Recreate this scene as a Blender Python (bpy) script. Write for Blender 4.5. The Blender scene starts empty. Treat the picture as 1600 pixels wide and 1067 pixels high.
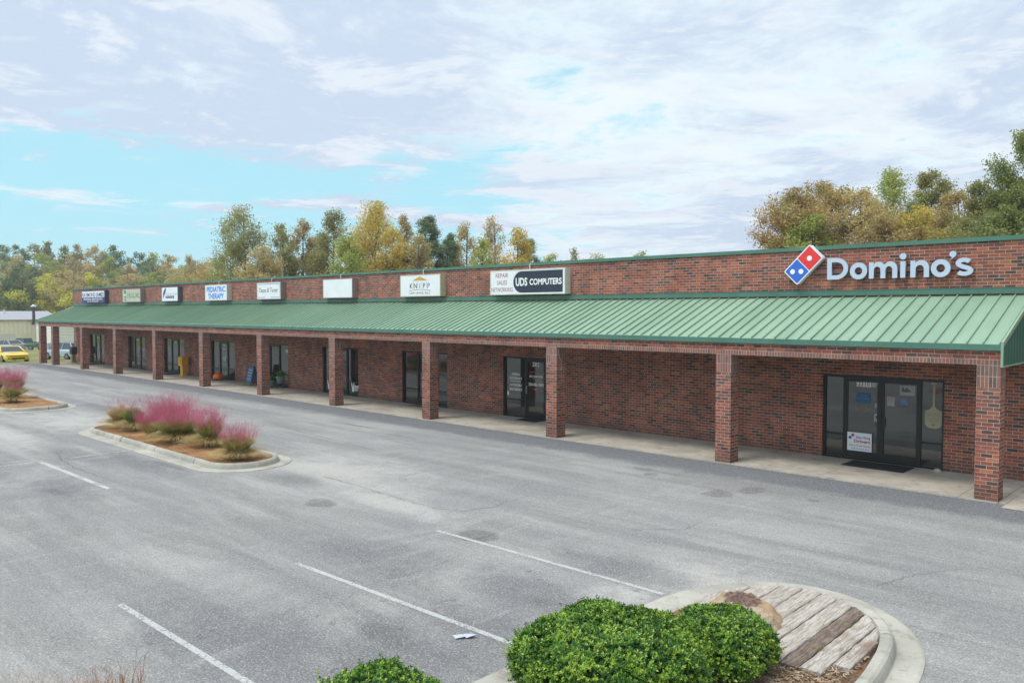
import bpy, math, random
import numpy as np
from mathutils import Vector, Matrix
R = math.radians
random.seed(7); rng = np.random.default_rng(7)
S = bpy.context.scene
COL = S.collection
W = 2.747          # depth of the covered walkway (wall plane)
XL, XR = -63.55, 0.45
# ------------------------------------------------------------------ node helpers
class N:
    def __init__(s, nt): s.nt = nt
    def new(s, t, **k):
        n = s.nt.nodes.new(t)
        for a, b in k.items(): setattr(n, a, b)
        return n
    def put(s, sock, v):
        if isinstance(v, bpy.types.NodeSocket): s.nt.links.new(v, sock)
        elif isinstance(v, (tuple, list)) and len(v) == 3 and sock.type == 'RGBA': sock.default_value = (*v, 1)
        else: sock.default_value = v
    def m(s, op, a, b=None, c=None, clamp=False):
        n = s.new('ShaderNodeMath', operation=op, use_clamp=clamp); s.put(n.inputs[0], a)
        if b is not None: s.put(n.inputs[1], b)
        if c is not None: s.put(n.inputs[2], c)
        return n.outputs[0]
    def sep(s, v):
        n = s.new('ShaderNodeSeparateXYZ'); s.put(n.inputs[0], v); return n.outputs
    def comb(s, x, y, z=0.0):
        n = s.new('ShaderNodeCombineXYZ'); s.put(n.inputs[0], x); s.put(n.inputs[1], y); s.put(n.inputs[2], z); return n.outputs[0]
    def mix(s, f, a, b, blend='MIX'):
        n = s.new('ShaderNodeMix', data_type='RGBA', blend_type=blend); s.put(n.inputs[0], f); s.put(n.inputs[6], a); s.put(n.inputs[7], b); return n.outputs[2]
    def mixf(s, f, a, b):
        n = s.new('ShaderNodeMix', data_type='FLOAT'); s.put(n.inputs[0], f); s.put(n.inputs[2], a); s.put(n.inputs[3], b); return n.outputs[0]
    def noise(s, v, scale, detail=4, rough=.55, dist=0):
        n = s.new('ShaderNodeTexNoise'); s.put(n.inputs['Vector'], v); n.inputs['Scale'].default_value = scale
        n.inputs['Detail'].default_value = detail; n.inputs['Roughness'].default_value = rough; n.inputs['Distortion'].default_value = dist
        return n.outputs['Fac']
    def rng(s, v, a, b, c=0., d=1., smooth=True):
        n = s.new('ShaderNodeMapRange', interpolation_type='SMOOTHSTEP' if smooth else 'LINEAR'); s.put(n.inputs[0], v)
        for i, q in zip((1, 2, 3, 4), (a, b, c, d)): s.put(n.inputs[i], q)
        return n.outputs[0]
    def ramp(s, f, stops, interp='LINEAR'):
        n = s.new('ShaderNodeValToRGB'); s.put(n.inputs[0], f); cr = n.color_ramp; cr.interpolation = interp
        while len(cr.elements) < len(stops): cr.elements.new(.5)
        for e, (p, c) in zip(cr.elements, stops): e.position = p; e.color = (*c, 1)
        return n.outputs[0]
    def scale(s, v, sc):
        n = s.new('ShaderNodeVectorMath', operation='MULTIPLY'); s.put(n.inputs[0], v); n.inputs[1].default_value = sc; return n.outputs[0]
    def pos(s): return s.new('ShaderNodeNewGeometry').outputs['Position']
    def bump(s, h, strength=.3, dist=.02):
        n = s.new('ShaderNodeBump'); n.inputs['Strength'].default_value = strength; n.inputs['Distance'].default_value = dist
        s.put(n.inputs['Height'], h); return n.outputs[0]
MATS = {}
def mat(name, f=None, **kw):
    if name in MATS: return MATS[name]
    m = bpy.data.materials.new(name); m.use_nodes = True
    nt = m.node_tree; b = nt.nodes['Principled BSDF']; n = N(nt)
    b.inputs['Roughness'].default_value = .6
    if f: f(n, b, nt.nodes['Material Output'])
    MATS[name] = m; return m
def plain(name, col, rough=.5, metal=0., var=.12, scale=6., spec=.5, coat=0., bumpk=0.):
    def f(n, b, o):
        p = n.pos(); z = n.noise(p, scale, 5, .6)
        k = n.rng(z, .3, .7, 1 - var, 1 + var, False)
        c = n.new('ShaderNodeVectorMath', operation='SCALE'); c.inputs[0].default_value = col; n.put(c.inputs['Scale'], k)
        n.put(b.inputs['Base Color'], c.outputs[0]); b.inputs['Roughness'].default_value = rough; b.inputs['Metallic'].default_value = metal
        b.inputs['Specular IOR Level'].default_value = spec; b.inputs['Coat Weight'].default_value = coat; b.inputs['Coat Roughness'].default_value = .05
        if bumpk: n.put(b.inputs['Normal'], n.bump(n.noise(p, scale * 4, 5), bumpk, .02))
    return mat(name, f)
# brick: king size units, world-space bond, three kinds of unit
def brick(name, bl, ch, v0=0., stagger=.5, swap=False, fade=0.):
    def f(n, b, o):
        g = n.new('ShaderNodeNewGeometry'); P = n.sep(g.outputs['Position']); NN = n.sep(g.outputs['True Normal'])
        side = n.m('GREATER_THAN', n.m('ABSOLUTE', NN[0]), .5)
        u = n.mixf(side, P[0], P[1]); v = n.m('SUBTRACT', P[2], v0)
        wob = n.m('MULTIPLY', n.m('SUBTRACT', n.noise(g.outputs['Position'], 9, 2), .5), .008)
        u = n.m('ADD', u, wob); v = n.m('ADD', v, wob)
        vr = n.m('DIVIDE', v, ch); row = n.m('FLOOR', vr)
        sh = n.m('MULTIPLY', n.m('FLOORED_MODULO', row, 2.), stagger)
        ur = n.m('ADD', n.m('DIVIDE', u, bl), sh); colm = n.m('FLOOR', ur)
        wn = n.new('ShaderNodeTexWhiteNoise', noise_dimensions='3D'); n.put(wn.inputs['Vector'], n.comb(colm, row, n.m('MULTIPLY', side, 7.)))
        wc = n.sep(wn.outputs['Color'])
        fu = n.m('FRACT', ur); fv = n.m('FRACT', vr)
        du = n.m('MULTIPLY', n.m('MINIMUM', fu, n.m('SUBTRACT', 1., fu)), bl); dv = n.m('MULTIPLY', n.m('MINIMUM', fv, n.m('SUBTRACT', 1., fv)), ch)
        d = n.m('MINIMUM', du, dv); mort = n.rng(d, .0045, .0078, 1., 0.)
        c = n.ramp(wn.outputs['Value'], [(0, (.092, .062, .055)), (.075, (.135, .066, .055)), (.20, (.205, .078, .060)), (.42, (.262, .084, .060)), (.66, (.305, .092, .060)), (.86, (.345, .112, .062)), (.96, (.37, .13, .066))], 'CONSTANT')
        k = n.m('ADD', .8, n.m('MULTIPLY', wc[1], .4)); spk = n.rng(n.noise(g.outputs['Position'], 60, 3), .3, .7, .82, 1.16, False)
        big = n.rng(n.noise(g.outputs['Position'], .7, 6, .65), .3, .7, .74, 1.2, False)
        sc = n.new('ShaderNodeVectorMath', operation='SCALE'); n.put(sc.inputs[0], c); n.put(sc.inputs['Scale'], n.m('MULTIPLY', n.m('MULTIPLY', k, spk), big))
        c = sc.outputs[0]
        # pale bloom (efflorescence) in irregular patches, stronger high up on piers
        ef = n.rng(n.noise(g.outputs['Position'], 2.2, 6, .7), .52, .75, 0., .22)
        if fade:
            hi = n.rng(P[2], 1.3, 2.8, 0., fade); ef = n.m('ADD', ef, n.m('MULTIPLY', hi, n.rng(n.noise(g.outputs['Position'], 7, 5, .7), .3, .7, .5, 1.)), clamp=True)
        c = n.mix(ef, c, (.22, .16, .145))
        mc = n.mix(n.rng(n.noise(g.outputs['Position'], 1.4, 5, .7), .35, .65), (.29, .23, .18), (.46, .39, .31))
        c = n.mix(mort, c, mc)
        # splash-back grime near the paving, with a ragged edge
        dmp = n.rng(n.m('ADD', P[2], n.m('MULTIPLY', n.noise(g.outputs['Position'], 2.6, 5, .7), -.55)), -.22, .12, .42, 0.); c = n.mix(dmp, c, (.10, .075, .06))
        n.put(b.inputs['Base Color'], c); b.inputs['Roughness'].default_value = .85; b.inputs['Specular IOR Level'].default_value = .25
        h = n.m('SUBTRACT', n.m('MULTIPLY', spk, .3), mort); n.put(b.inputs['Normal'], n.bump(h, .5, .008))
    return mat(name, f)
BR = brick('brick_wall', .235, .0818)
BRP = brick('brick_pier', .22, .0818, fade=.45)
BRS = brick('brick_soldier', .0747, .235, v0=2.834, stagger=0., fade=.6)
BRR = brick('brick_rowlock', .0747, .118, v0=2.834, stagger=0., fade=.45)
BRB = brick('brick_beam', .235, .0818, v0=2.952)

def conc_f(col, crackscale=0):
    def f(n, b, o):
        p = n.pos(); a = n.noise(p, .9, 6, .65); bb = n.noise(p, 30, 4, .7)
        c = n.mix(n.rng(a, .3, .7), tuple(x * .72 for x in col), tuple(x * 1.12 for x in col))
        c = n.mix(n.rng(bb, .35, .75, 0., .3), c, tuple(x * .6 for x in col))
        st = n.rng(n.noise(p, 3.1, 6, .75, .6), .50, .68, 0., .5); c = n.mix(st, c, (.16, .135, .10))
        n.put(b.inputs['Base Color'], c); b.inputs['Roughness'].default_value = .9
        n.put(b.inputs['Normal'], n.bump(bb, .25, .01))
    return f
CONC = mat('concrete_kerb', conc_f((.43, .41, .35)))
WALK = mat('concrete_walk', conc_f((.45, .405, .33)))

def asphalt_f(n, b, o):
    p = n.pos(); P = n.sep(p)
    dn = n.noise(p, 1.3, 5, .65); dn2 = n.noise(n.scale(p, (1, 1, 1)), .35, 4, .6)
    # streaks run with the traffic along the shops
    st = n.noise(n.scale(p, (.12, .9, 1)), 1.2, 6, .65, .4)
    c = n.mix(n.rng(st, .35, .65), (.192, .185, .175), (.305, .294, .277))
    c = n.mix(n.rng(dn2, .42, .62, 0., .5), c, (.20, .197, .195))
    def ell(cx, cy, rx, ry, ns=.5, soft=.5, big=1.3):
        x = n.m('DIVIDE', n.m('SUBTRACT', P[0], cx), rx); y = n.m('DIVIDE', n.m('SUBTRACT', P[1], cy), ry)
        r = n.m('SQRT', n.m('ADD', n.m('MULTIPLY', x, x), n.m('MULTIPLY', y, y)))
        r = n.m('ADD', r, n.m('MULTIPLY', n.m('SUBTRACT', dn, .5), ns * 4))
        return n.rng(r, 1 - soft, 1 + soft * .6, 1., 0.)
    def mx(L):
        a = L[0]
        for q in L[1:]: a = n.m('MAXIMUM', a, q)
        return a
    dust = mx([ell(-12.5, -7.6, 3.2, 1.5, .5, .9), ell(-27, -9, 3.2, 1.6, .6, .9), ell(-1.4, -8.4, 1.6, .8, .5, .9), ell(-2.1, -9.9, .5, .6, .6, .6), ell(-8.5, -8.7, 2, .5, .6, .8), ell(-20, -11.0, 1.6, .35, .5, .7), ell(-26, -11.8, 5, .8, .5, .8)])
    c = n.mix(n.m('MULTIPLY', dust, .7), c, (.45, .43, .385))
    dark = mx([ell(-2.5, -12.9, 1.3, 1.9, .6, .9), ell(-4.3, -14.3, 2.2, 1.1, .6, .9), ell(-2.9, -10.7, 1.5, .8, .6, .9), ell(-2.6, -8.7, 1.1, .55, .7, .8), ell(-17.4, -10.6, 2.6, .36, .7, .7), ell(-19.5, -11.3, 2.4, .5, .7, .7), ell(-15.2, -13.0, 1.6, .8, .7, .9), ell(-20.5, -13.6, 4, .8, .7, .9), ell(-12.4, -8.9, 1.2, .5, .6, .8), ell(-29, -6.9, 4.5, .55, .5, .6), ell(-6, -11, 1.5, .9, .7, 1.)])
    c = n.mix(n.m('MULTIPLY', dark, .78), c, (.125, .123, .125))
    spots = mx([ell(-9.75, -9.7, .42, .3, .35, .25), ell(-5.6, -9.1, .42, .36, .3, .2), ell(-4.2, -3.2, .34, .42, .4, .2), ell(-3.85, -2.45, .28, .4, .4, .2), ell(-6.4, -2.5, .2, .2, .4, .3), ell(-2.63, -10.73, .28, .16, .5, .5), ell(-6.8, -2.1, .8, .16, .6, .6), ell(-2.4, -2.4, .14, .1, .3, .3), ell(-3.2, -12.9, .5, .25, .6, .6), ell(-15.9, -10.2, 1.0, .12, .6, .5), ell(-14.9, -13.2, .5, .14, .6, .5), ell(-18.5, -2.6, 1.1, .08, .6, .5), ell(-15.6, -3.0, .9, .07, .6, .5)])
    c = n.mix(n.m('MULTIPLY', spots, .6), c, (.085, .078, .072))
    tr = n.noise(n.scale(p, (.05, 2.6, 1)), 1.0, 5, .6, .3); c = n.mix(n.rng(tr, .54, .68, 0., .22), c, (.15, .148, .145))
    tr2 = n.noise(n.scale(p, (2.2, .35, 1)), .8, 6, .7, .8); c = n.mix(n.rng(n.noise(p, 1.1, 8, .72, .7), .50, .66, 0., .30), c, (.155, .152, .150)); c = n.mix(n.rng(n.noise(p, 2.3, 8, .75, .5), .58, .72, 0., .20), c, (.43, .415, .38))
    c = n.mix(n.rng(tr2, .55, .70, 0., .26), c, (.40, .385, .35))
    stall = mx([ell(-3.6, -13.4, 3., 3.2, .3, .6), ell(-3.6, -9.6, 2.6, 1.6, .3, .6), ell(-17, -12.6, 3.5, 2., .3, .6)]); dr = n.rng(n.noise(p, 4.3, 5, .6), .62, .70); c = n.mix(n.m('MULTIPLY', n.m('MULTIPLY', stall, dr), .55), c, (.07, .066, .064))
    # sealed strip beside the walkway
    band = n.rng(n.m('ADD', P[1], n.m('MULTIPLY', n.m('SUBTRACT', dn, .5), 1.1)), -1.75, -1.25, 0., 1.)
    c = n.mix(n.m('MULTIPLY', band, .85), c, (.098, .102, .112))
    # stone speckle
    sp = n.noise(p, 42, 3, .8); c = n.mix(n.rng(sp, .50, .66, 0., .38), c, (.58, .58, .56)); c = n.mix(n.rng(sp, .34, .50, .36, 0.), c, (.055, .057, .062))
    sp3 = n.noise(p, 21, 2, .9); c = n.mix(n.rng(sp3, .61, .69, 0., .2), c, (.60, .59, .56)); c = n.mix(n.rng(sp3, .32, .40, .22, 0.), c, (.05, .05, .055))
    sp2 = n.noise(p, 140, 2, .8); c = n.mix(n.rng(sp2, .55, .66, 0., .3), c, (.55, .55, .54))
    n.put(b.inputs['Base Color'], c); b.inputs['Roughness'].default_value = .88; b.inputs['Specular IOR Level'].default_value = .3
    n.put(b.inputs['Normal'], n.bump(n.m('ADD', sp, n.m('MULTIPLY', sp2, .5)), .35, .008))
ASPH = mat('asphalt', asphalt_f)
def paint_f(n, b, o):
    p = n.pos(); a = n.noise(p, 26, 5, .75); c2 = n.noise(p, 1.7, 4, .6)
    n.put(b.inputs['Base Color'], n.mix(n.rng(n.noise(p, 40, 3), .3, .7), (.44, .44, .42), (.58, .575, .55)))
    b.inputs['Roughness'].default_value = .8
    n.put(b.inputs['Alpha'], n.rng(n.m('ADD', a, n.m('MULTIPLY', n.m('SUBTRACT', c2, .5), .5)), .37, .50, .32, .86))
PAINT = mat('worn_white_paint', paint_f)
def grass_f(n, b, o):
    p = n.pos(); c = n.mix(n.rng(n.noise(p, .25, 6, .65), .35, .65), (.13, .17, .035), (.26, .24, .085))
    c = n.mix(n.rng(n.noise(p, 6, 5, .7), .4, .7, 0., .6), c, (.30, .24, .11)); n.put(b.inputs['Base Color'], c); b.inputs['Roughness'].default_value = .9
    n.put(b.inputs['Normal'], n.bump(n.noise(p, 14, 5, .8), .8, .1))
GRASS = mat('grass_field', grass_f)
def mulch_f(n, b, o):
    p = n.pos(); q = n.scale(p, (1, .4, 1)); c = n.mix(n.rng(n.noise(q, 45, 5, .75), .35, .65), (.07, .04, .022), (.33, .20, .11))
    c = n.mix(n.rng(n.noise(p, 1.9, 4, .6), .47, .6, 0., .8), c, (.30, .085, .018)); c = n.mix(n.rng(n.noise(p, 1.1, 4, .6), .58, .66, 0., .6), c, (.22, .21, .06))
    c = n.mix(n.rng(n.noise(p, 70, 3, .75), .56, .68, 0., .7), c, (.45, .33, .2))
    n.put(b.inputs['Base Color'], c); b.inputs['Roughness'].default_value = .95; n.put(b.inputs['Normal'], n.bump(n.noise(p, 60, 5, .8), .9, .03))
MULCH = mat('mulch', mulch_f)
def straw_f(n, b, o):
    p = n.pos(); c = n.mix(n.rng(n.noise(p, 2.2, 5, .6), .42, .6), (.33, .135, .05), (.40, .25, .10))
    c = n.mix(n.rng(n.noise(p, 1.3, 4, .6), .55, .68), c, (.24, .16, .13)); c = n.mix(n.rng(n.noise(p, 50, 4, .8), .5, .7, 0., .7), c, (.11, .05, .02))
    n.put(b.inputs['Base Color'], c); b.inputs['Roughness'].default_value = .95; n.put(b.inputs['Normal'], n.bump(n.noise(p, 60, 5, .8), .9, .03))
STRAWBED = mat('pine_straw_bed', straw_f)
def metalroof_f(col, col2):
    def f(n, b, o):
        p = n.pos(); c = n.mix(n.rng(n.noise(n.scale(p, (1, .25, .25)), 1.1, 5, .6), .3, .7), col, col2)
        c = n.mix(n.rng(n.noise(n.scale(p, (6, .6, .6)), 1.5, 4, .7), .55, .75, 0., .2), c, tuple(x * .7 for x in col))
        n.put(b.inputs['Base Color'], c); n.put(b.inputs['Roughness'], n.rng(n.noise(p, 1.7, 4), .3, .7, .36, .55)); b.inputs['Specular IOR Level'].default_value = .5
        c = n.mix(n.rng(n.noise(n.scale(p, (9, .35, .35)), 1.3, 5, .75), .56, .72, 0., .38), c, tuple(x * 1.35 for x in col)); c = n.mix(n.rng(n.noise(p, 5.5, 4, .8), .66, .74, 0., .35), c, tuple(x * .45 for x in col)); n.put(b.inputs['Base Color'], c)
        wn = n.new('ShaderNodeTexWhiteNoise', noise_dimensions='1D'); n.put(wn.inputs['W'], n.m('FLOOR', n.m('DIVIDE', n.m('SUBTRACT', n.sep(p)[0], XR - .02), .3052))); c = n.mix(n.m('MULTIPLY', wn.outputs['Value'], .22), c, tuple(x * .72 for x in col)); n.put(b.inputs['Base Color'], c)
        n.put(b.inputs['Normal'], n.bump(n.noise(n.scale(p, (3.2, .8, .8)), 1.1, 3), .25, .03))
    return f
ROOF = mat('green_roof_metal', metalroof_f((.22, .34, .235), (.275, .40, .285)))
TRIM = mat('green_trim_metal', metalroof_f((.060, .160, .115), (.08, .195, .142)))
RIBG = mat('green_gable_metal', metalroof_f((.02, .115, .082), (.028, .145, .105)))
def glass_f(n, b, o):
    p = n.pos(); n.put(b.inputs['Base Color'], n.mix(n.rng(n.noise(p, .8, 3), .4, .6), (.010, .013, .012), (.024, .028, .027)))
    b.inputs['Roughness'].default_value = .04; b.inputs['IOR'].default_value = 1.58; b.inputs['Specular IOR Level'].default_value = .9
    n.put(b.inputs['Normal'], n.bump(n.noise(p, 1.4, 2), .04, .05))
    gl = n.new('ShaderNodeBsdfGlossy'); gl.inputs['Roughness'].default_value = .03; gl.inputs['Color'].default_value = (.85, .92, .88, 1); mx = n.new('ShaderNodeMixShader'); mx.inputs[0].default_value = .02
    n.nt.links.new(b.outputs[0], mx.inputs[1]); n.nt.links.new(gl.outputs[0], mx.inputs[2]); n.nt.links.new(mx.outputs[0], o.inputs[0])
GLASS = mat('dark_tinted_glass', glass_f)
BRONZE = plain('dark_bronze_frame', (.022, .020, .017), .4, .3, .2)
BLACK = plain('black_rubber', (.015, .015, .016), .8)
WHITE = plain('white_panel', (.74, .77, .78), .45, 0, .04, 2)
ALU = plain('aluminium', (.62, .63, .62), .4, .6, .08)
BEIGE = plain('beige_cabinet', (.50, .47, .38), .5, 0, .06)
def flat(name, col, rough=.55): return plain(name, col, rough, 0, .05, 3)

# ------------------------------------------------------------------ mesh helpers
class MB:
    def __init__(s): s.v = []; s.f = []; s.mi = []; s.mats = []; s.cur = 0
    def use(s, m):
        if m not in s.mats: s.mats.append(m)
        s.cur = s.mats.index(m); return s
    def add(s, v, f):
        k = len(s.v); s.v += [tuple(q) for q in v]; s.f += [tuple(i + k for i in g) for g in f]; s.mi += [s.cur] * len(f); return s
    def box(s, x0, x1, y0, y1, z0, z1):
        return s.add([(x0, y0, z0), (x1, y0, z0), (x1, y1, z0), (x0, y1, z0), (x0, y0, z1), (x1, y0, z1), (x1, y1, z1), (x0, y1, z1)],
                     [(0, 3, 2, 1), (4, 5, 6, 7), (0, 1, 5, 4), (1, 2, 6, 5), (2, 3, 7, 6), (3, 0, 4, 7)])
    def bbox(s, x0, x1, y0, y1, z0, z1, r):     # box with chamfered vertical and top edges
        ring = lambda e, z: [(x0 + e, y0 + r, z), (x0 + r, y0 + e, z), (x1 - r, y0 + e, z), (x1 - e, y0 + r, z), (x1 - e, y1 - r, z), (x1 - r, y1 - e, z), (x0 + r, y1 - e, z), (x0 + e, y1 - r, z)]
        return s.loft([ring(0, z0), ring(0, z1 - r), ring(r * .9, z1)])
    def loft(s, rings, caps=True, closed=True):
        n = len(rings[0]); v = [p for r in rings for p in r]; f = []
        for i in range(len(rings) - 1):
            for j in range(n if closed else n - 1):
                a = i * n + j; b2 = i * n + (j + 1) % n; f.append((a, b2, b2 + n, a + n))
        if caps: f.append(tuple(reversed(range(n)))); f.append(tuple(range((len(rings) - 1) * n, len(rings) * n)))
        return s.add(v, f)
    def tube(s, pts, r, n=8):
        pts = [Vector(p) for p in pts]; rings = []
        for i, p in enumerate(pts):
            d = (pts[min(i + 1, len(pts) - 1)] - pts[max(i - 1, 0)]).normalized(); a = d.orthogonal().normalized(); b = d.cross(a)
            rr = r[i] if isinstance(r, (list, tuple)) else r
            rings.append([p + (a * math.cos(t * 2 * math.pi / n) + b * math.sin(t * 2 * math.pi / n)) * rr for t in range(n)])
        # keep rings aligned
        for i in range(1, len(rings)):
            k = min(range(n), key=lambda k: (rings[i][k] - pts[i] - (rings[i - 1][0] - pts[i - 1])).length); rings[i] = rings[i][k:] + rings[i][:k]
        return s.loft(rings)
    def lathe(s, prof, c=(0, 0, 0), n=20):
        rings = [[(c[0] + r * math.cos(t * 2 * math.pi / n), c[1] + r * math.sin(t * 2 * math.pi / n), c[2] + z) for t in range(n)] for r, z in prof]
        return s.loft(rings)
    def plate(s, poly, y0, y1):                # polygon in XZ, thickness along Y (y0 = front)
        n = len(poly)
        v = [(x, y0, z) for x, z in poly] + [(x, y1, z) for x, z in poly]
        return s.add(v, [tuple(range(n)), tuple(reversed(range(n, 2 * n)))] + [(i, i + n, (i + 1) % n + n, (i + 1) % n) for i in range(n)])
    def slab(s, poly, z0, z1):                 # polygon in XY
        n = len(poly); v = [(x, y, z0) for x, y in poly] + [(x, y, z1) for x, y in poly]
        return s.add(v, [tuple(reversed(range(n))), tuple(range(n, 2 * n))] + [(i, (i + 1) % n, (i + 1) % n + n, i + n) for i in range(n)])
    def build(s, name, m=None, parent=None, smooth=False):
        me = bpy.data.meshes.new(name); v = s.v
        if parent is not None:
            o0 = wloc(parent); v = [(a - o0.x, b - o0.y, c - o0.z) for a, b, c in v]
        me.from_pydata(v, [], s.f)
        for q in (s.mats or [m]): me.materials.append(q)
        if s.mats: me.polygons.foreach_set('material_index', s.mi)
        if smooth: me.polygons.foreach_set('use_smooth', [True] * len(me.polygons))
        me.update(); o = bpy.data.objects.new(name, me); COL.objects.link(o)
        if parent is not None: o.parent = parent
        return o
def wloc(o):
    v = Vector(o.location)
    while o.parent is not None: o = o.parent; v += Vector(o.location)
    return v
def tag(o, label=None, cat=None, group=None, kind=None):
    for k, v in (('label', label), ('category', cat), ('group', group), ('kind', kind)):
        if v: o[k] = v
    return o
def thing(name, label, cat, loc=(0, 0, 0), group=None):
    o = bpy.data.objects.new(name, None); COL.objects.link(o); o.location = loc; o.empty_display_size = .2
    return tag(o, label, cat, group)
def np_mesh(name, V, nper, mats, parent=None, midx=None, smooth=False, extra=None):
    """V: (k*nper,3) loose polygons"""
    me = bpy.data.meshes.new(name); nv = len(V); nf = nv // nper
    if parent is not None: V = V - np.array(wloc(parent))
    me.vertices.add(nv); me.vertices.foreach_set('co', np.ascontiguousarray(V, dtype=np.float32).ravel())
    me.loops.add(nv); me.loops.foreach_set('vertex_index', np.arange(nv, dtype=np.int32))
    me.polygons.add(nf); me.polygons.foreach_set('loop_start', np.arange(0, nv, nper, dtype=np.int32)); me.polygons.foreach_set('loop_total', np.full(nf, nper, dtype=np.int32))
    for m in mats: me.materials.append(m)
    if midx is not None: me.polygons.foreach_set('material_index', np.asarray(midx, dtype=np.int32))
    me.update(calc_edges=True); me.validate()
    o = bpy.data.objects.new(name, me); COL.objects.link(o)
    if parent is not None: o.parent = parent
    return o
def text(name, body, x, z, y, m, parent, h=None, w=None, bold=0., align='CENTER', depth=.003, shear=0., spacing=1.):
    """lettering upright on a wall facing -Y: centred (or left) at x, baseline z, front face at y"""
    cu = bpy.data.curves.new(name, 'FONT'); cu.body = body; cu.size = 1; cu.offset = bold; cu.extrude = .5; cu.align_x = align; cu.shear = shear; cu.space_character = spacing
    cu.resolution_u = 3
    t = bpy.data.objects.new(name, cu); COL.objects.link(t); dg = bpy.context.evaluated_depsgraph_get(); dg.update()
    me = bpy.data.meshes.new_from_object(t.evaluated_get(dg)); bpy.data.objects.remove(t); bpy.data.curves.remove(cu)
    n = len(me.vertices); a = np.zeros(n * 3); me.vertices.foreach_get('co', a); a = a.reshape(-1, 3)
    ex = a[:, 0].max() - a[:, 0].min(); cap = .73
    sy = h / cap if h else 1.; sx = (w / ex) if w else sy
    if not h: sy = sx
    c = (a[:, 0].max() + a[:, 0].min()) / 2 if align == 'CENTER' else a[:, 0].min()
    o0 = wloc(parent); b = np.empty_like(a)
    b[:, 0] = (a[:, 0] - c) * sx + x - o0.x; b[:, 2] = a[:, 1] * sy + z - o0.z; b[:, 1] = y - a[:, 2] * depth * 2 * .5 + depth * .5 - o0.y
    me.vertices.foreach_set('co', b.ravel()); me.materials.clear(); me.materials.append(m); me.name = name; me.update()
    o = bpy.data.objects.new(name, me); COL.objects.link(o); o.parent = parent; return o

# ------------------------------------------------------------------ ground
CAM = np.array([4.526, -18.819, 3.96])
def place(px, zc):
    l = (px - 800) / 1245 * zc; p = CAM + np.array([-math.sin(R(43.825)), math.cos(R(43.825)), 0]) * zc + np.array([math.cos(R(43.825)), math.sin(R(43.825)), 0]) * l; return float(p[0]), float(p[1])
def gz(x):        # the land falls gently away beyond the far end of the shops
    return float(np.interp(x, [-900, -145, -139, -126, -108, -90, -79, -66], [-2., -2., -1.9, -1.67, -1.02, -.74, -.6, -.06]))
def ground():
    g = MB(); gx = [-900, -300, -200, -160, -145, -139, -132, -126, -117, -108, -99, -90, -84, -79, -75, -70, -66, 700]
    g.add([(x, -700, gz(x)) for x in gx] + [(x, 900, gz(x)) for x in gx], [(i, i + 1, i + 1 + len(gx), i + len(gx)) for i in range(len(gx) - 1)])
    tag(g.build('ground', GRASS), kind='structure')
    a = MB(); a.add([(-64.3, -46, -.03), (40, -46, -.03), (40, 26, -.03), (-64.3, 26, -.03)], [(0, 1, 2, 3)])
    ax = [-66, -70, -75, -79, -84, -90, -99, -108, -117, -126]; a.add([(-64.3, -24, -.03), (-64.3, -2.9, -.03)] + [q for x in ax for q in ((x, -24, gz(x) + .03), (x, -2.9, gz(x) + .03))], [(2 * i + 2, 2 * i, 2 * i + 1, 2 * i + 3) for i in range(len(ax))])
    tag(a.build('road', ASPH), kind='structure')
    w = MB(); joints = [XL] + [-60.9 + 3.03 * i for i in range(21)] + [XR]
    joints = sorted(set(round(j, 3) for j in joints if XL <= j <= XR))
    for p, q in zip(joints[:-1], joints[1:]):
        if q - p > .2: w.box(p + .006, q - .006, -.03, W + .02, -.2, 0)
    w.box(XL, XR, 0, W, -.21, -.012)
    tag(w.build('pavement', WALK), kind='structure')
    e = MB(); e.box(XR + .01, XR + .14, -.03, W + .0, -.2, -.004)
    e.add([(XR + .14, -.4, -.02), (8, -.6, -.02), (8, W, -.02), (XR + .14, W, -.02)], [(0, 1, 2, 3)])
    tag(e.build('path', WALK), kind='structure')
ground()
def ribbon(m, pts, w0, w1=None, jit=.0, z=-.0265, sub=14):
    w1 = w1 or w0; P = []
    for (a, b) in zip(pts[:-1], pts[1:]):
        for i in range(sub): t = i / sub; P.append((a[0] + (b[0] - a[0]) * t + random.gauss(0, jit), a[1] + (b[1] - a[1]) * t + random.gauss(0, jit)))
    P.append(pts[-1]); n = len(P); L = []; Rr = []
    for i, p in enumerate(P):
        q0 = P[max(i - 1, 0)]; q1 = P[min(i + 1, n - 1)]; dx, dy = q1[0] - q0[0], q1[1] - q0[1]; l = math.hypot(dx, dy) or 1
        w = (w0 + (w1 - w0) * i / n) * (random.uniform(.4, 1.3) if jit else 1) / 2
        L.append((p[0] - dy / l * w, p[1] + dx / l * w, z)); Rr.append((p[0] + dy / l * w, p[1] - dx / l * w, z))
    m.add(L + Rr, [(i, i + n, i + n + 1, i + 1) for i in range(n - 1)])
CRACK = plain('crack_dark', (.12, .11, .10), .95)
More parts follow.
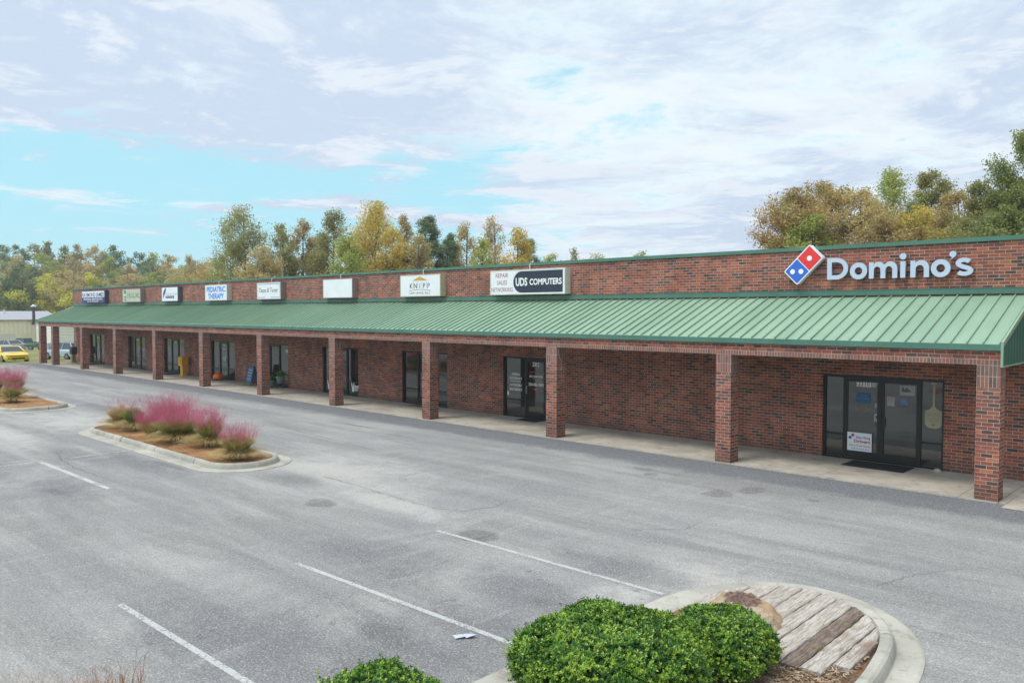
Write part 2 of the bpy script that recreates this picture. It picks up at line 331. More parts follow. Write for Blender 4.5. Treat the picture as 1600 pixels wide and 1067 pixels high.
def cracks():
    m = MB()
    for pts, w in [([(-12.02, -8.18), (-10.52, -8.21), (-9.22, -8.3), (-7.66, -8.36), (-7.14, -8.14)], .022), ([(-10.56, -7.08), (-10.71, -6.16), (-10.34, -4.3), (-10.33, -2.04)], .018),
                   ([(-7.14, -8.14), (-6.9, -7.48), (-7.11, -6.09), (-6.72, -4.09)], .015), ([(.43, -6.89), (.67, -5.99), (.96, -5.42), (1.6, -4.6)], .012),
                   ([(-20.28, -11.58), (-19.1, -11.82), (-17.59, -11.98), (-15.29, -11.93)], .035), ([(-20.8, -4.46), (-18.2, -4.8), (-15.8, -4.96), (-14.3, -5.1)], .035),
                   ([(-5.6, -9.5), (-5.45, -9.1), (-5.5, -8.8)], .02), ([(-26, -3.9), (-24, -4.0), (-22.6, -4.3)], .03), ([(-3.9, -6.9), (-3.2, -6.2), (-3.3, -5.1)], .014)]:
        ribbon(m, pts, w * .8, w * .35, .02)
    tag(m.build('asphalt_crack', CRACK), kind='structure')
cracks()
def lines():
    m = MB()
    for pts, w in [([(-6.75, -14.79), (-1.6, -14.66)], .088), ([(-6.6, -12.18), (-1.62, -12.0)], .088), ([(-6.4, -9.40), (-1.62, -9.33)], .088), ([(-18.97, -12.34), (-14.26, -12.27)], .13),
                   ([(-19.06, -11.62), (-19.04, -9.98)], .07), ([(-19.05, -13.6), (-19.07, -12.5)], .07), ([(-18.97, -15.1), (-14.26, -15.0)], .088), ([(-6.6, -17.5), (-1.7, -17.35)], .088)]:
        ribbon(m, pts, w, sub=30, z=-.026)
    tag(m.build('road_marking', PAINT), kind='structure')
lines()

# ------------------------------------------------------------------ the strip of shops
SHOPS = [(-60.92, -57.95), (-53.36, -50.4), (-47.38, -44.4), (-40.81, -37.85), (-35.1, -32.15), (-28.97, -26.0), (-22.78, -19.85), (-16.65, -13.68), (-4.39, -1.36)]
BX0, BX1, BY1 = -64.45, 12.0, W + 18
bld = thing('shopping_strip', 'long one-storey brick shop row with green metal canopy roof on brick pillars', 'building', (-32, W, 0))
def wall():
    m = MB().use(BR); xs = [BX0]
    for a, b in SHOPS: xs += [a, b]
    xs.append(BX1)
    for i in range(0, len(xs), 2): m.box(xs[i], xs[i + 1], W, W + .3, -.1, 2.25)
    m.box(BX0, BX1, W, W + .3, 2.25, 5.62)
    m.box(BX0, BX0 + .3, W + .3, BY1, -.1, 5.62); m.box(BX1 - .3, BX1, W + .3, BY1, -.1, 5.62); m.box(BX0 + .3, BX1 - .3, BY1 - .3, BY1, -.1, 5.0)
    m.build('wall', None, bld)
    r = MB(); r.box(BX0 + .3, BX1 - .3, W + .3, BY1 - .3, 4.75, 4.85); r.build('flat_roof', flat('roof_membrane', (.35, .35, .34), .9), bld)
    c = MB(); c.box(BX0 - .05, BX1 + .05, W - .05, W + .35, 5.62, 5.725); c.box(BX0 - .05, BX0 + .35, W + .35, BY1, 5.62, 5.725); c.box(BX1 - .35, BX1 + .05, W + .35, BY1, 5.62, 5.725)
    x = BX0 + 3
    while x < BX1: c.box(x, x + .05, W - .054, W + .354, 5.618, 5.729); x += 3.05
    c.build('coping', TRIM, bld)
    jm = flat('joint_sealant', (.27, .20, .17), .8)
    for x, z0, z1 in [(q, 4.53, 5.62) for q in (-12.14, -30.6, -48.6)] + [(q, 0, 4.2) for q in (-25.2, -9.57, -43)]:
        j = MB(); j.box(x - .008, x + .008, W - .003, W + .01, z0, z1); j.build('expansion_joint', jm, bld)
wall()
def canopy():
    ye, ze = -.06, 3.275; yt, zt = W - .02, 4.325
    cb = thing('canopy', None, None, (-32, 1.3, 2.83)); cb.parent = bld; cb.location = Vector((-32, 1.3, 2.83)) - Vector(bld.location)
    m = MB()
    m.add([(XL - .05, ye, ze), (XR + .03, ye, ze), (XR + .03, yt, zt), (BX0 - .02, yt, zt), (XL - .05, ye, ze - .02), (XR + .03, ye, ze - .02), (XR + .03, yt, zt - .02), (BX0 - .02, yt, zt - .02)],
          [(0, 1, 2, 3), (7, 6, 5, 4), (0, 4, 5, 1), (1, 5, 6, 2), (3, 7, 4, 0)])
    nrib = 210; h = .042; w = .022; dy = yt - ye; dz = zt - ze; L = math.hypot(dy, dz); ny, nz = -dz / L, dy / L
    for i in range(nrib + 1):
        x = XR - .02 - i * .3052
        if x < XL: break
        a = (ye - .008, ze + .001); b2 = (yt, zt + .001)
        v = []
        for (yy, zz) in (a, b2):
            for sx, hh in ((-w / 2, 0), (w / 2, 0), (w / 2, h), (-w / 2, h)): v.append((x + sx, yy + ny * hh, zz + nz * hh))
        m.add(v, [(0, 1, 2, 3), (7, 6, 5, 4), (0, 4, 5, 1), (1, 5, 6, 2), (2, 6, 7, 3), (3, 7, 4, 0)])
    m.build('roof_panel', ROOF, cb)
    f = MB(); f.box(XL - .06, XR + .005, -.075, -.045, 3.142, 3.268)
    x = XR - 3
    while x > XL: f.box(x, x + .012, -.0765, -.044, 3.140, 3.27); x -= 3.05
    f.box(XL - .06, XR, -.044, .0, 3.142, 3.16); f.build('fascia', TRIM, cb)
    fl = MB(); fl.box(BX0 - .04, XR + 12 - .5, W - .035, W, 4.37, 4.52); fl.box(BX0 - .04, XR + 11.5, W - .065, W - .035, 4.37, 4.395)
    fl.box(BX0 - .04, XR + 11.5, W - .045, W - .035, 4.505, 4.52)
    x = -62
    while x < 10: fl.box(x, x + .04, W - .039, W - .034, 4.40, 4.50); x += 3.05
    fl.build('flashing', TRIM, cb)
    bm = MB().use(BRR); bm.box(XL, XR - .01, 0, .42, 2.834, 2.952); bm.use(BRB); bm.box(XL, XR - .01, 0.001, .419, 2.952, 3.141)
    bm.use(BRR); bm.box(XL, XL + .42, .42, W, 2.834, 2.952); bm.use(BRB); bm.box(XL + .001, XL + .419, .419, W, 2.952, 3.141)
    bm.build('beam', None, cb)
    so = MB(); so.box(XL + .42, XR - .02, .42, W, 2.96, 2.98); so.build('soffit', flat('soffit_board', (.07, .055, .05), .9), cb)
    for s, x0, nm in ((1, XR + .0, 'gable_panel'), (-1, XL - .0, 'gable_panel')):
        g = MB(); n = 14; y0 = -.04
        def ztop(y): return ze + (y - ye) / (yt - ye) * (zt - ze) - .03
        if s < 0: # left end above its beam
            pass
        zb = 2.83 if s > 0 else 3.142
        prof = []; k = 0; y = y0; step = .05
        amp = .022
        while y < W - .01:
            prof.append((y, (0, amp, amp, 0)[k % 4])); y += (.05, .03, .05, .03)[k % 4] * 1.6; k += 1
        prof.append((W - .005, 0))
        v = []; 
        for (yy, o) in prof: v += [(x0 + s * (o + .004), yy, zb), (x0 + s * (o + .004), yy, ztop(yy))]
        f = [(2 * i, 2 * i + 2, 2 * i + 3, 2 * i + 1) if s > 0 else (2 * i + 1, 2 * i + 3, 2 * i + 2, 2 * i) for i in range(len(prof) - 1)]
        g.add(v, f); go = g.build(nm, RIBG, cb)
        e = MB(); xa, xb = sorted((x0 + s * .02, x0 + s * .045))
        e.box(min(x0, x0 + s * .045), max(x0, x0 + s * .045), -.078, -.03, zb - .03, 3.268)
        e.box(min(x0, x0 + s * .05), max(x0, x0 + s * .05), -.03, W - .004, zb - .03, zb)
        x1 = x0 + s * .05; xi = x0 + s * .0
        e.add([(xi, ye - .01, ze + .045), (x1, ye - .01, ze + .045), (x1, yt, zt + .045), (xi, yt, zt + .045), (xi, ye - .01, ze - .06), (x1, ye - .01, ze - .06), (x1, yt, zt - .06), (xi, yt, zt - .06)],
              [(0, 1, 2, 3), (7, 6, 5, 4), (0, 4, 5, 1), (1, 5, 6, 2), (2, 6, 7, 3), (3, 7, 4, 0)])
        e.build('rake_trim', ROOF if s > 0 else TRIM, cb)
canopy()
PX = [0.0, -6.1, -12.05, -18.13, -24.22, -30.3, -36.4, -42.4, -48.47, -54.5, -60.62, XL]
for i, x in enumerate(PX):
    p = MB().use(BRP); p.box(x, x + .443, 0.0, .42, -.1, 2.364); p.use(BRS); p.box(x + .001, x + .442, 0.001, .419, 2.364, 2.834)
    p.build('pillar', None, bld)
wr = MB(); wr.tube([(-11.2, -.02, 2.8), (-11.22, -.03, 2.6), (-11.36, -.04, 2.47), (-11.44, -.03, 2.40), (-11.45, -.02, 2.28), (-11.44, -.02, 2.15)], .006, 6)
wr.tube([(-11.44, -.02, 2.15), (-11.445, -.02, 2.10)], .016, 6)
for v in range(len(wr.v)): x, y, z = wr.v[v]; wr.v[v] = (-11.605 - (y + .0) * .5, .17 + (x + 11.4) * -.6, z)
wr.build('hanging_wire', flat('white_wire', (.7, .68, .62)), bld)

VIN = flat('white_vinyl', (.78, .79, .78)); RED = flat('red_vinyl', (.62, .035, .03)); BLU = flat('blue_vinyl', (.03, .16, .48)); INK = flat('black_ink', (.02, .02, .022))
def storefront(a, b, kind, mulls, doors):
    """kind text; mulls = inner mullion centres; doors = indices of the bays that are doors"""
    yf = W + .07; z1 = 2.25; fr = .05
    sf = bpy.data.objects.new('storefront', None); COL.objects.link(sf); sf.parent = bld; base = Vector(((a + b) / 2, yf, 0)); sf.location = base - Vector(bld.location)
    m = MB(); m.box(a, b, yf, yf + .11, z1 - .07, z1); m.box(a, a + .06, yf, yf + .11, 0, z1 - .07); m.box(b - .06, b, yf, yf + .11, 0, z1 - .07)
    m.box(a + .06, b - .06, yf + .002, yf + .11, .0, .05)
    for c in mulls: m.box(c - .03, c + .03, yf, yf + .11, .05, z1 - .07)
    m.build('frame', BRONZE, sf)
    edges = [a + .06] + [q for c in mulls for q in (c - .03, c + .03)] + [b - .06]
    for i in range(0, len(edges), 2):
        l, r = edges[i], edges[i + 1]; y = yf + .04
        if i // 2 in doors:
            d = MB(); d.box(l, l + .055, yf + .012, y + .03, .055, z1 - .075); d.box(r - .055, r, yf + .012, y + .03, .055, z1 - .075); d.box(l + .055, r - .055, yf + .012, y + .03, z1 - .17, z1 - .075)
            d.box(l + .055, r - .055, yf + .012, y + .03, .055, .24); d.build('door', BRONZE, sf)
            g = MB(); g.box(l + .055, r - .055, y + .005, y + .012, .24, z1 - .17); g.build('glass_pane', GLASS, sf)
            side = 1 if (len(doors) == 1 or i // 2 == doors[0]) else -1
            hx = (r - .06) if side > 0 else (l + .06)
            if len(doors) == 1: hx = l + .06 if kind == '2312' else r - .06
            h = MB(); h.tube([(hx, yf + .01, 1.18), (hx, yf - .05, 1.18), (hx, yf - .05, .92), (hx, yf + .01, .92)], .011, 6)
            h.build('door_handle', plain('dark_handle', (.05, .05, .05), .3, .7) if kind != '2312' else ALU, sf)
        else:
            g = MB(); g.box(l, r, y + .005, y + .012, .05, .62); g.box(l, r, y + .005, y + .012, .67, z1 - .07); g.build('glass_pane', GLASS, sf)
            rl = MB(); rl.box(l, r, yf + .01, y + .04, .62, .67); rl.build('rail', BRONZE, sf)
    return sf, yf + .042
YG = W + .07 + .04
def decal(sf, x0, x1, z0, z1, m, name='decal', y=YG + .001):
    d = MB(); d.box(x0, x1, y - .003, y + .0035, z0, z1); return d.build(name, m, sf)
NUM = ['2326', '2324', '2322', '2320', '2318', '2316', '2314', '2312', '2310']
SF = []
for i, (a, b) in enumerate(SHOPS):
    if i == 8: sf, yg = storefront(a, b, '2310', [-3.83, -2.895, -1.935], [1, 2])
    elif i == 7: sf, yg = storefront(a, b, '2312', [-15.55, -14.58], [1])
    else: sf, yg = storefront(a, b, 'x', [a + .98, a + 1.97], [1])
    SF.append(sf)
T = lambda i, *k, **kw: text('lettering', *k, parent=SF[i], **kw)
for i in (0, 1, 2, 3, 5, 6): T(i, NUM[i], SHOPS[i][0] + 1.47, 1.93, YG, VIN, h=.12, bold=.02)
# 2310
decal(SF[8], -3.52, -3.16, 1.955, 2.115, VIN); T(8, '2310', -3.34, 1.975, YG - .004, INK, h=.115, w=.30, bold=.012)
decal(SF[8], -3.145, -3.03, 1.96, 2.11, flat('grey_card', (.42, .43, .40))); decal(SF[8], -3.02, -2.93, 2.0, 2.08, flat('lavender_card', (.42, .40, .58)))
decal(SF[8], -3.52, -3.16, 1.52, 1.80, flat('faded_blue_poster', (.02, .10, .22))); 
T(8, 'WE ARE', -3.34, 1.70, YG - .004, flat('pale_blue_print', (.10, .25, .40)), h=.035); T(8, 'NOW HIRING', -3.34, 1.63, YG - .004, MATS['pale_blue_print'], h=.035)
T(8, 'OPEN', -3.34, 1.40, YG, flat('faded_orange', (.30, .17, .06)), h=.06, bold=.01); T(8, 'DELIVERY HOURS', -3.34, 1.32, YG, flat('faded_white', (.2, .2, .19)), h=.03)
decal(SF[8], -3.05, -2.96, 1.42, 1.54, flat('grey_sticker', (.33, .30, .29))); decal(SF[8], -3.05, -2.95, 1.05, 1.25, flat('white_sticker', (.55, .60, .70))); decal(SF[8], -3.03, -2.97, 1.15, 1.22, flat('navy_print', (.02, .04, .16)), y=YG - .004)
decal(SF[8], -2.43, -2.07, 1.80, 2.05, flat('photo_grey', (.30, .31, .29))); 
ph = MB(); ph.plate([(-2.41 + .02, 1.90), (-2.3, 1.88), (-2.16, 1.90), (-2.19, 1.94), (-2.24, 1.95), (-2.235, 1.99), (-2.28, 2.0), (-2.3, 1.95), (-2.34, 1.955), (-2.335, 2.0), (-2.375, 2.01), (-2.385, 1.95)], YG - .005, YG - .003); ph.build('decal', flat('photo_dark', (.07, .08, .08)), SF[8])
decal(SF[8], -2.745, -2.555, 1.50, 1.77, flat('notice_grey', (.33, .32, .33))); decal(SF[8], -2.745, -2.555, 1.74, 1.77, flat('notice_red', (.35, .10, .09)), y=YG - .004)
T(8, 'NOTICE', -2.65, 1.69, YG - .004, flat('notice_ink', (.12, .09, .10)), h=.03); T(8, 'STORE HOURS', -2.65, 1.63, YG - .004, MATS['notice_ink'], h=.02, w=.15)
decal(SF[8], -2.41, -2.24, 1.55, 1.74, flat('notice_blue', (.09, .17, .34))); decal(SF[8], -2.41, -2.24, 1.71, 1.745, MATS['notice_red'], y=YG - .004)
T(8, 'STOP', -2.325, 1.63, YG - .004, flat('pale_print', (.35, .4, .48)), h=.03)
# pizza peel graphic
pw = [(-1.66, 2.14), (-1.68, 2.17), (-1.52, 2.17), (-1.54, 2.14), (-1.58, 2.13)]
cx = -1.625
peel = [(-.07, 2.135), (-.03, 2.12), (-.022, 1.62), (-.035, 1.56), (-.08, 1.51), (-.13, 1.475), (-.20, 1.455), (-.20, 1.15)]
arc = [(-.20 * math.cos(t), 1.15 - .14 * math.sin(t)) for t in [math.pi * k / 16 for k in range(1, 16)]]
poly = [(-.07, 2.165)] + peel + arc + [(-x, z) for x, z in reversed(peel)] + [(.07, 2.165)]
pm = MB(); pm.plate([(cx + x, z) for x, z in poly], YG - .002, YG + .003); pm.build('decal', flat('wood_tan_vinyl', (.36, .32, .20)), SF[8])
T(8, 'HANDMADE', cx, 1.32, YG - .005, flat('tan_print', (.25, .23, .16)), h=.10, w=.30); T(8, 'PIZZA', cx, 1.19, YG - .005, MATS['tan_print'], h=.09, w=.26)
lf = MB(); lf.plate([(cx - .035, 1.09), (cx - .01, 1.125), (cx + .03, 1.13), (cx + .02, 1.10), (cx - .01, 1.08)], YG - .006, YG - .004); lf.build('decal', flat('leaf_brown', (.14, .09, .04)), SF[8])
# 2312
T(7, '2312', -15.06, 1.93, YG, VIN, h=.17, w=.34, bold=.03)
T(7, 'UDS COMPUTERS', -15.06, 1.52, YG, VIN, h=.07, w=.66, bold=.02); T(7, '704-483-7693', -15.06, 1.20, YG, VIN, h=.12, w=.74, bold=.01)
decal(SF[7], -15.16, -14.96, 1.06, 1.105, flat('coral_sticker', (.62, .12, .09)))
for z0, s in ((1.68, -1), (1.46, 1)):
    sw = MB(); pts = [(-15.06 + s * (.34 - .5 * t), z0 + .05 * math.sin(t * 3)) for t in [k / 10 for k in range(11)]]
    sw.plate([(x, z + .012) for x, z in pts] + [(x, z - .012) for x, z in reversed(pts)], YG - .002, YG + .003); sw.build('decal', flat('dark_red_vinyl', (.33, .06, .05)), SF[7])
T(7, 'GENERAL', -16.08, 1.55, YG, VIN, h=.085, w=.42, bold=.02); T(7, 'ELECTRONICS', -16.08, 1.40, YG, VIN, h=.085, w=.62, bold=.02); decal(SF[7], -16.35, -15.82, 1.315, 1.33, VIN)
T(7, 'AUTOMOBILE', -16.08, 1.14, YG, VIN, h=.09, w=.60, bold=.02); T(7, 'ELECTRONICS', -16.08, .98, YG, VIN, h=.09, w=.64, bold=.02)
decal(SF[7], -16.52, -16.44, .78, .93, VIN)
# video shop, lettering low on both sidelights
T(5, 'intage', -26.33, .40, YG, VIN, h=.14, w=.44, bold=.02); T(5, 'ogue', -26.40, .24, YG, VIN, h=.13, w=.32, bold=.02); decal(SF[5], -26.5, -26.12, .355, .375, VIN)
for x in (-28.75, -26.75):
    v = MB(); v.plate([(x, .70), (x + .05, .66), (x + .16, .36), (x + .22, .62), (x + .27, .62), (x + .19, .18), (x + .12, .18)], YG - .004, YG + .003); v.build('decal', VIN, SF[5])
for z in (1.45, .95): decal(SF[5], -27.6, -27.1, z, z + .2, flat('dim_red', (.25, .03, .025)))
decal(SF[5], -27.6, -27.1, 1.18, 1.4, flat('dim_green', (.05, .11, .08)))
T(3, 'Rehab', -39.33, 1.72, YG, VIN, h=.08, bold=.02); decal(SF[3], -39.5, -39.1, 1.05, 1.35, flat('pale_notice', (.33, .35, .34)))
decal(SF[0], -59.5, -59.3, 1.2, 1.85, flat('pale_notice2', (.3, .32, .31))); decal(SF[1], -51.3, -50.6, 1.45, 1.53, RED); decal(SF[6], -21.45, -21.15, 1.62, 1.85, MATS['pale_notice'])
T(6, NUM[6], -20.9, 1.45, YG, VIN, h=.07)
q = MB(); c0 = (-32.36, 1.89)
q.plate([(c0[0] + .17 * math.cos(t), c0[1] + .085 * math.sin(t)) for t in [2 * math.pi * k / 14 for k in range(14)]], YG - .004, YG + .003); q.build('decal', VIN, SF[4])
T(4, 'Open', -32.36, 1.86, YG - .006, BLU, h=.07)

# ------------------------------------------------------------------ wall signs
def sign(x0, x1, label, m_side, m_face, content, z0=4.56, z1=5.475, conduit=True, group='lightbox signs above the canopy'):
    yb, yf = W, W - .30
    t = thing('wall_sign', label, 'sign', ((x0 + x1) / 2, W - .15, z0), group)
    c = MB(); c.box(x0, x1, yf + .012, yb - .002, z0, z1); c.box(x0, x1, yf, yf + .012, z1 - .035, z1); c.box(x0, x1, yf, yf + .012, z0, z0 + .035)
    c.box(x0, x0 + .035, yf, yf + .012, z0 + .035, z1 - .035); c.box(x1 - .035, x1, yf, yf + .012, z0 + .035, z1 - .035); c.build('cabinet', m_side, t)
    f = MB(); f.box(x0 + .035, x1 - .035, yf + .006, yf + .0115, z0 + .035, z1 - .035); f.build('face_panel', m_face, t)
    if conduit:
        k = MB(); xm = (x0 + x1) / 2; k.tube([(xm, W - .1, z1), (xm, W - .1, 5.64), (xm, W + .1, 5.78)], .02, 6); k.build('conduit', flat('pale_conduit', (.6, .56, .46)), t)
    if content: content(t, yf + .006, x0, x1, z0, z1)
    return t
def TT(t, body, x, z, y, m, **k): return text('lettering', body, x, z, y - .002, m, t, **k)
NAVY = flat('navy_print2', (.035, .035, .16)); GRN = flat('green_print', (.02, .30, .09)); SKYB = flat('blue_print', (.04, .22, .62)); TAN = flat('tan_panel', (.50, .46, .38))
def c1(t, y, a, b, z0, z1):
    bnd = MB(); bnd.box(a + .05, b - .05, y - .003, y, z0 + .42, z1 - .05); bnd.build('band', WHITE, t)
    TT(t, 'RAYMOND JAMES', (a + b) / 2, z0 + .47, y - .003, NAVY, h=.30, w=b - a - .3, bold=.02)
    TT(t, 'FINANCIAL SERVICES, INC.', (a + b) / 2, z0 + .22, y, VIN, h=.14, w=b - a - .8, bold=.015); TT(t, 'Member FINRA/SIPC', (a + b) / 2, z0 + .075, y, VIN, h=.09, w=(b - a) * .5, bold=.01)
sign(-61.56, -56.82, 'navy and white lightbox sign of a financial services firm at the far end', plain('navy_cabinet', (.05, .05, .12), .4), NAVY, c1, conduit=False)
def c2(t, y, a, b, z0, z1):
    TT(t, 'F.R.O.G., INC.', a + 1.95, z0 + .30, y, GRN, h=.34, w=2.05, bold=.03)
    f = MB(); cx, cz = a + .45, z0 + .5
    for (dx, dz, r) in ((0, .2, .13), (0, -.02, .15), (-.13, .28, .05), (.13, .28, .05), (.14, -.2, .08), (-.1, -.3, .06), (.08, -.38, .06)):
        f.plate([(cx + dx + r * 1.4 * math.cos(q), cz + dz + r * math.sin(q)) for q in [2 * math.pi * k / 10 for k in range(10)]], y - .003 - r * .01, y)
    f.build('emblem', GRN, t); w = MB(); w.plate([(cx + .12 * math.cos(q), cz + .08 * math.sin(q)) for q in [2 * math.pi * k / 10 for k in range(10)]], y - .008, y - .005); w.build('emblem', VIN, t)
sign(-53.43, -50.3, 'tan lightbox sign with green capital letters and a small green emblem', plain('tan_cabinet', (.24, .19, .17), .5), TAN, c2, conduit=False)
def c3(t, y, a, b, z0, z1):
    q = MB(); q.plate([(a + .25, z0 + .2), (a + .22, z0 + .5), (a + .38, z0 + .72), (a + .62, z0 + .85), (a + .70, z0 + .84), (a + .60, z0 + .6), (a + .42, z0 + .42), (a + .32, z0 + .25)], y - .003, y); q.build('emblem', NAVY, t)
    TT(t, 'Southern Roots', a + 1.45, z0 + .40, y, flat('sage_print', (.36, .42, .38)), h=.17, w=1.7)
    r = MB(); r.box(a + .6, a + 1.85, y - .003, y, z0 + .2, z0 + .35); r.build('band', NAVY, t); TT(t, 'at The Carolinas', a + 1.22, z0 + .235, y - .003, VIN, h=.085, w=1.1)
sign(-46.9, -44.5, 'white lightbox sign with a navy feather quill', plain('slate_cabinet', (.09, .10, .13), .45), WHITE, c3, conduit=False)
def c4(t, y, a, b, z0, z1):
    TT(t, 'PEDIATRIC', (a + b) / 2, z0 + .50, y, SKYB, h=.30, w=2.3, bold=.035); TT(t, 'THERAPY', (a + b) / 2, z0 + .11, y, SKYB, h=.30, w=1.95, bold=.035)
sign(-40.8, -38.1, 'white lightbox sign reading pediatric therapy in bright blue', BEIGE, WHITE, c4)
def c5(t, y, a, b, z0, z1):
    TT(t, 'Tease & Toner', (a + b) / 2, z0 + .38, y, INK, h=.24, w=1.95, shear=.25)
    r = MB(); r.box(a + .1, b - .1, y - .003, y, z1 - .12, z1 - .10); r.box(a + .1, a + .9, y - .003, y, z0 + .1, z0 + .12); r.box(b - 1., b - .1, y - .003, y, z0 + .1, z0 + .12)
    r.box(a + .1, a + .11, y - .003, y, z0 + .12, z1 - .12); r.box(b - .11, b - .1, y - .003, y, z0 + .12, z1 - .12); r.build('border', INK, t)
sign(-34.75, -32.3, 'white lightbox sign with thin black script and a black line border', plain('taupe_cabinet', (.22, .18, .17), .5), WHITE, c5)
sign(-28.42, -26.0, 'blank white lightbox sign with nothing on it', plain('rose_taupe_cabinet', (.27, .20, .19), .5), WHITE, None)
def c6(t, y, a, b, z0, z1):
    c = (a + b) / 2; r = MB(); r.plate([(c - .50, z0 + .66), (c + .50, z0 + .66), (c, z0 + .84)], y - .003, y); r.build('emblem', flat('gold_print', (.55, .33, .07)), t)
    for k, ch in enumerate('KNIPP'): TT(t, ch, c - .56 + k * .28, z0 + .34, y, INK, h=.22, bold=.004)
    l = MB()
    for k in range(4): l.box(c - .42 + k * .28 - .005, c - .42 + k * .28 + .005, y - .003, y, z0 + .33, z0 + .62)
    pts = [(c - .7 + 1.4 * k / 12, z0 + .24 + .05 * math.sin(math.pi * k / 12)) for k in range(13)]
    l.plate([(x, z + .008) for x, z in pts] + [(x, z - .008) for x, z in reversed(pts)], y - .003, y); l.build('emblem', INK, t)
    TT(t, 'LAW OFFICE, PLLC', c, z0 + .10, y, INK, h=.10, w=1.34)
sign(-22.5, -19.9, 'white lightbox sign of a law office under a gold pediment emblem', plain('cream_cabinet', (.46, .43, .30), .5), WHITE, c6)
def c7(t, y, a, b, z0, z1):
    for k, s in enumerate(('REPAIR', 'SALES', 'NETWORKING')): TT(t, s, a + .62, z0 + .645 - .265 * k, y, flat('maroon_print', (.30, .02, .035)), h=.165, w=(.66, .52, 1.12)[k])
    cx, cz, r = a + 1.62, (z0 + z1) / 2, .39
    poly = [(b - .11, cz - r), (b - .11, cz + r)] + [(cx - r * 1.05 * math.sin(q), cz + r * math.cos(q)) for q in [math.pi * k / 20 for k in range(21)]]
    p = MB(); p.plate(poly, y - .003, y); p.build('band', flat('dark_navy_print', (.018, .028, .05)), t)
    TT(t, 'UDS', a + 1.62, cz - .13, y - .003, VIN, h=.29, w=.58, bold=.03); TT(t, 'COMPUTERS', b - .92, cz - .11, y - .003, VIN, h=.22, w=1.52, bold=.03)
sign(-17.03, -13.33, 'wide white lightbox sign with a dark rounded panel and red capitals', plain('pale_green_cabinet', (.55, .57, .48), .45), WHITE, c7)

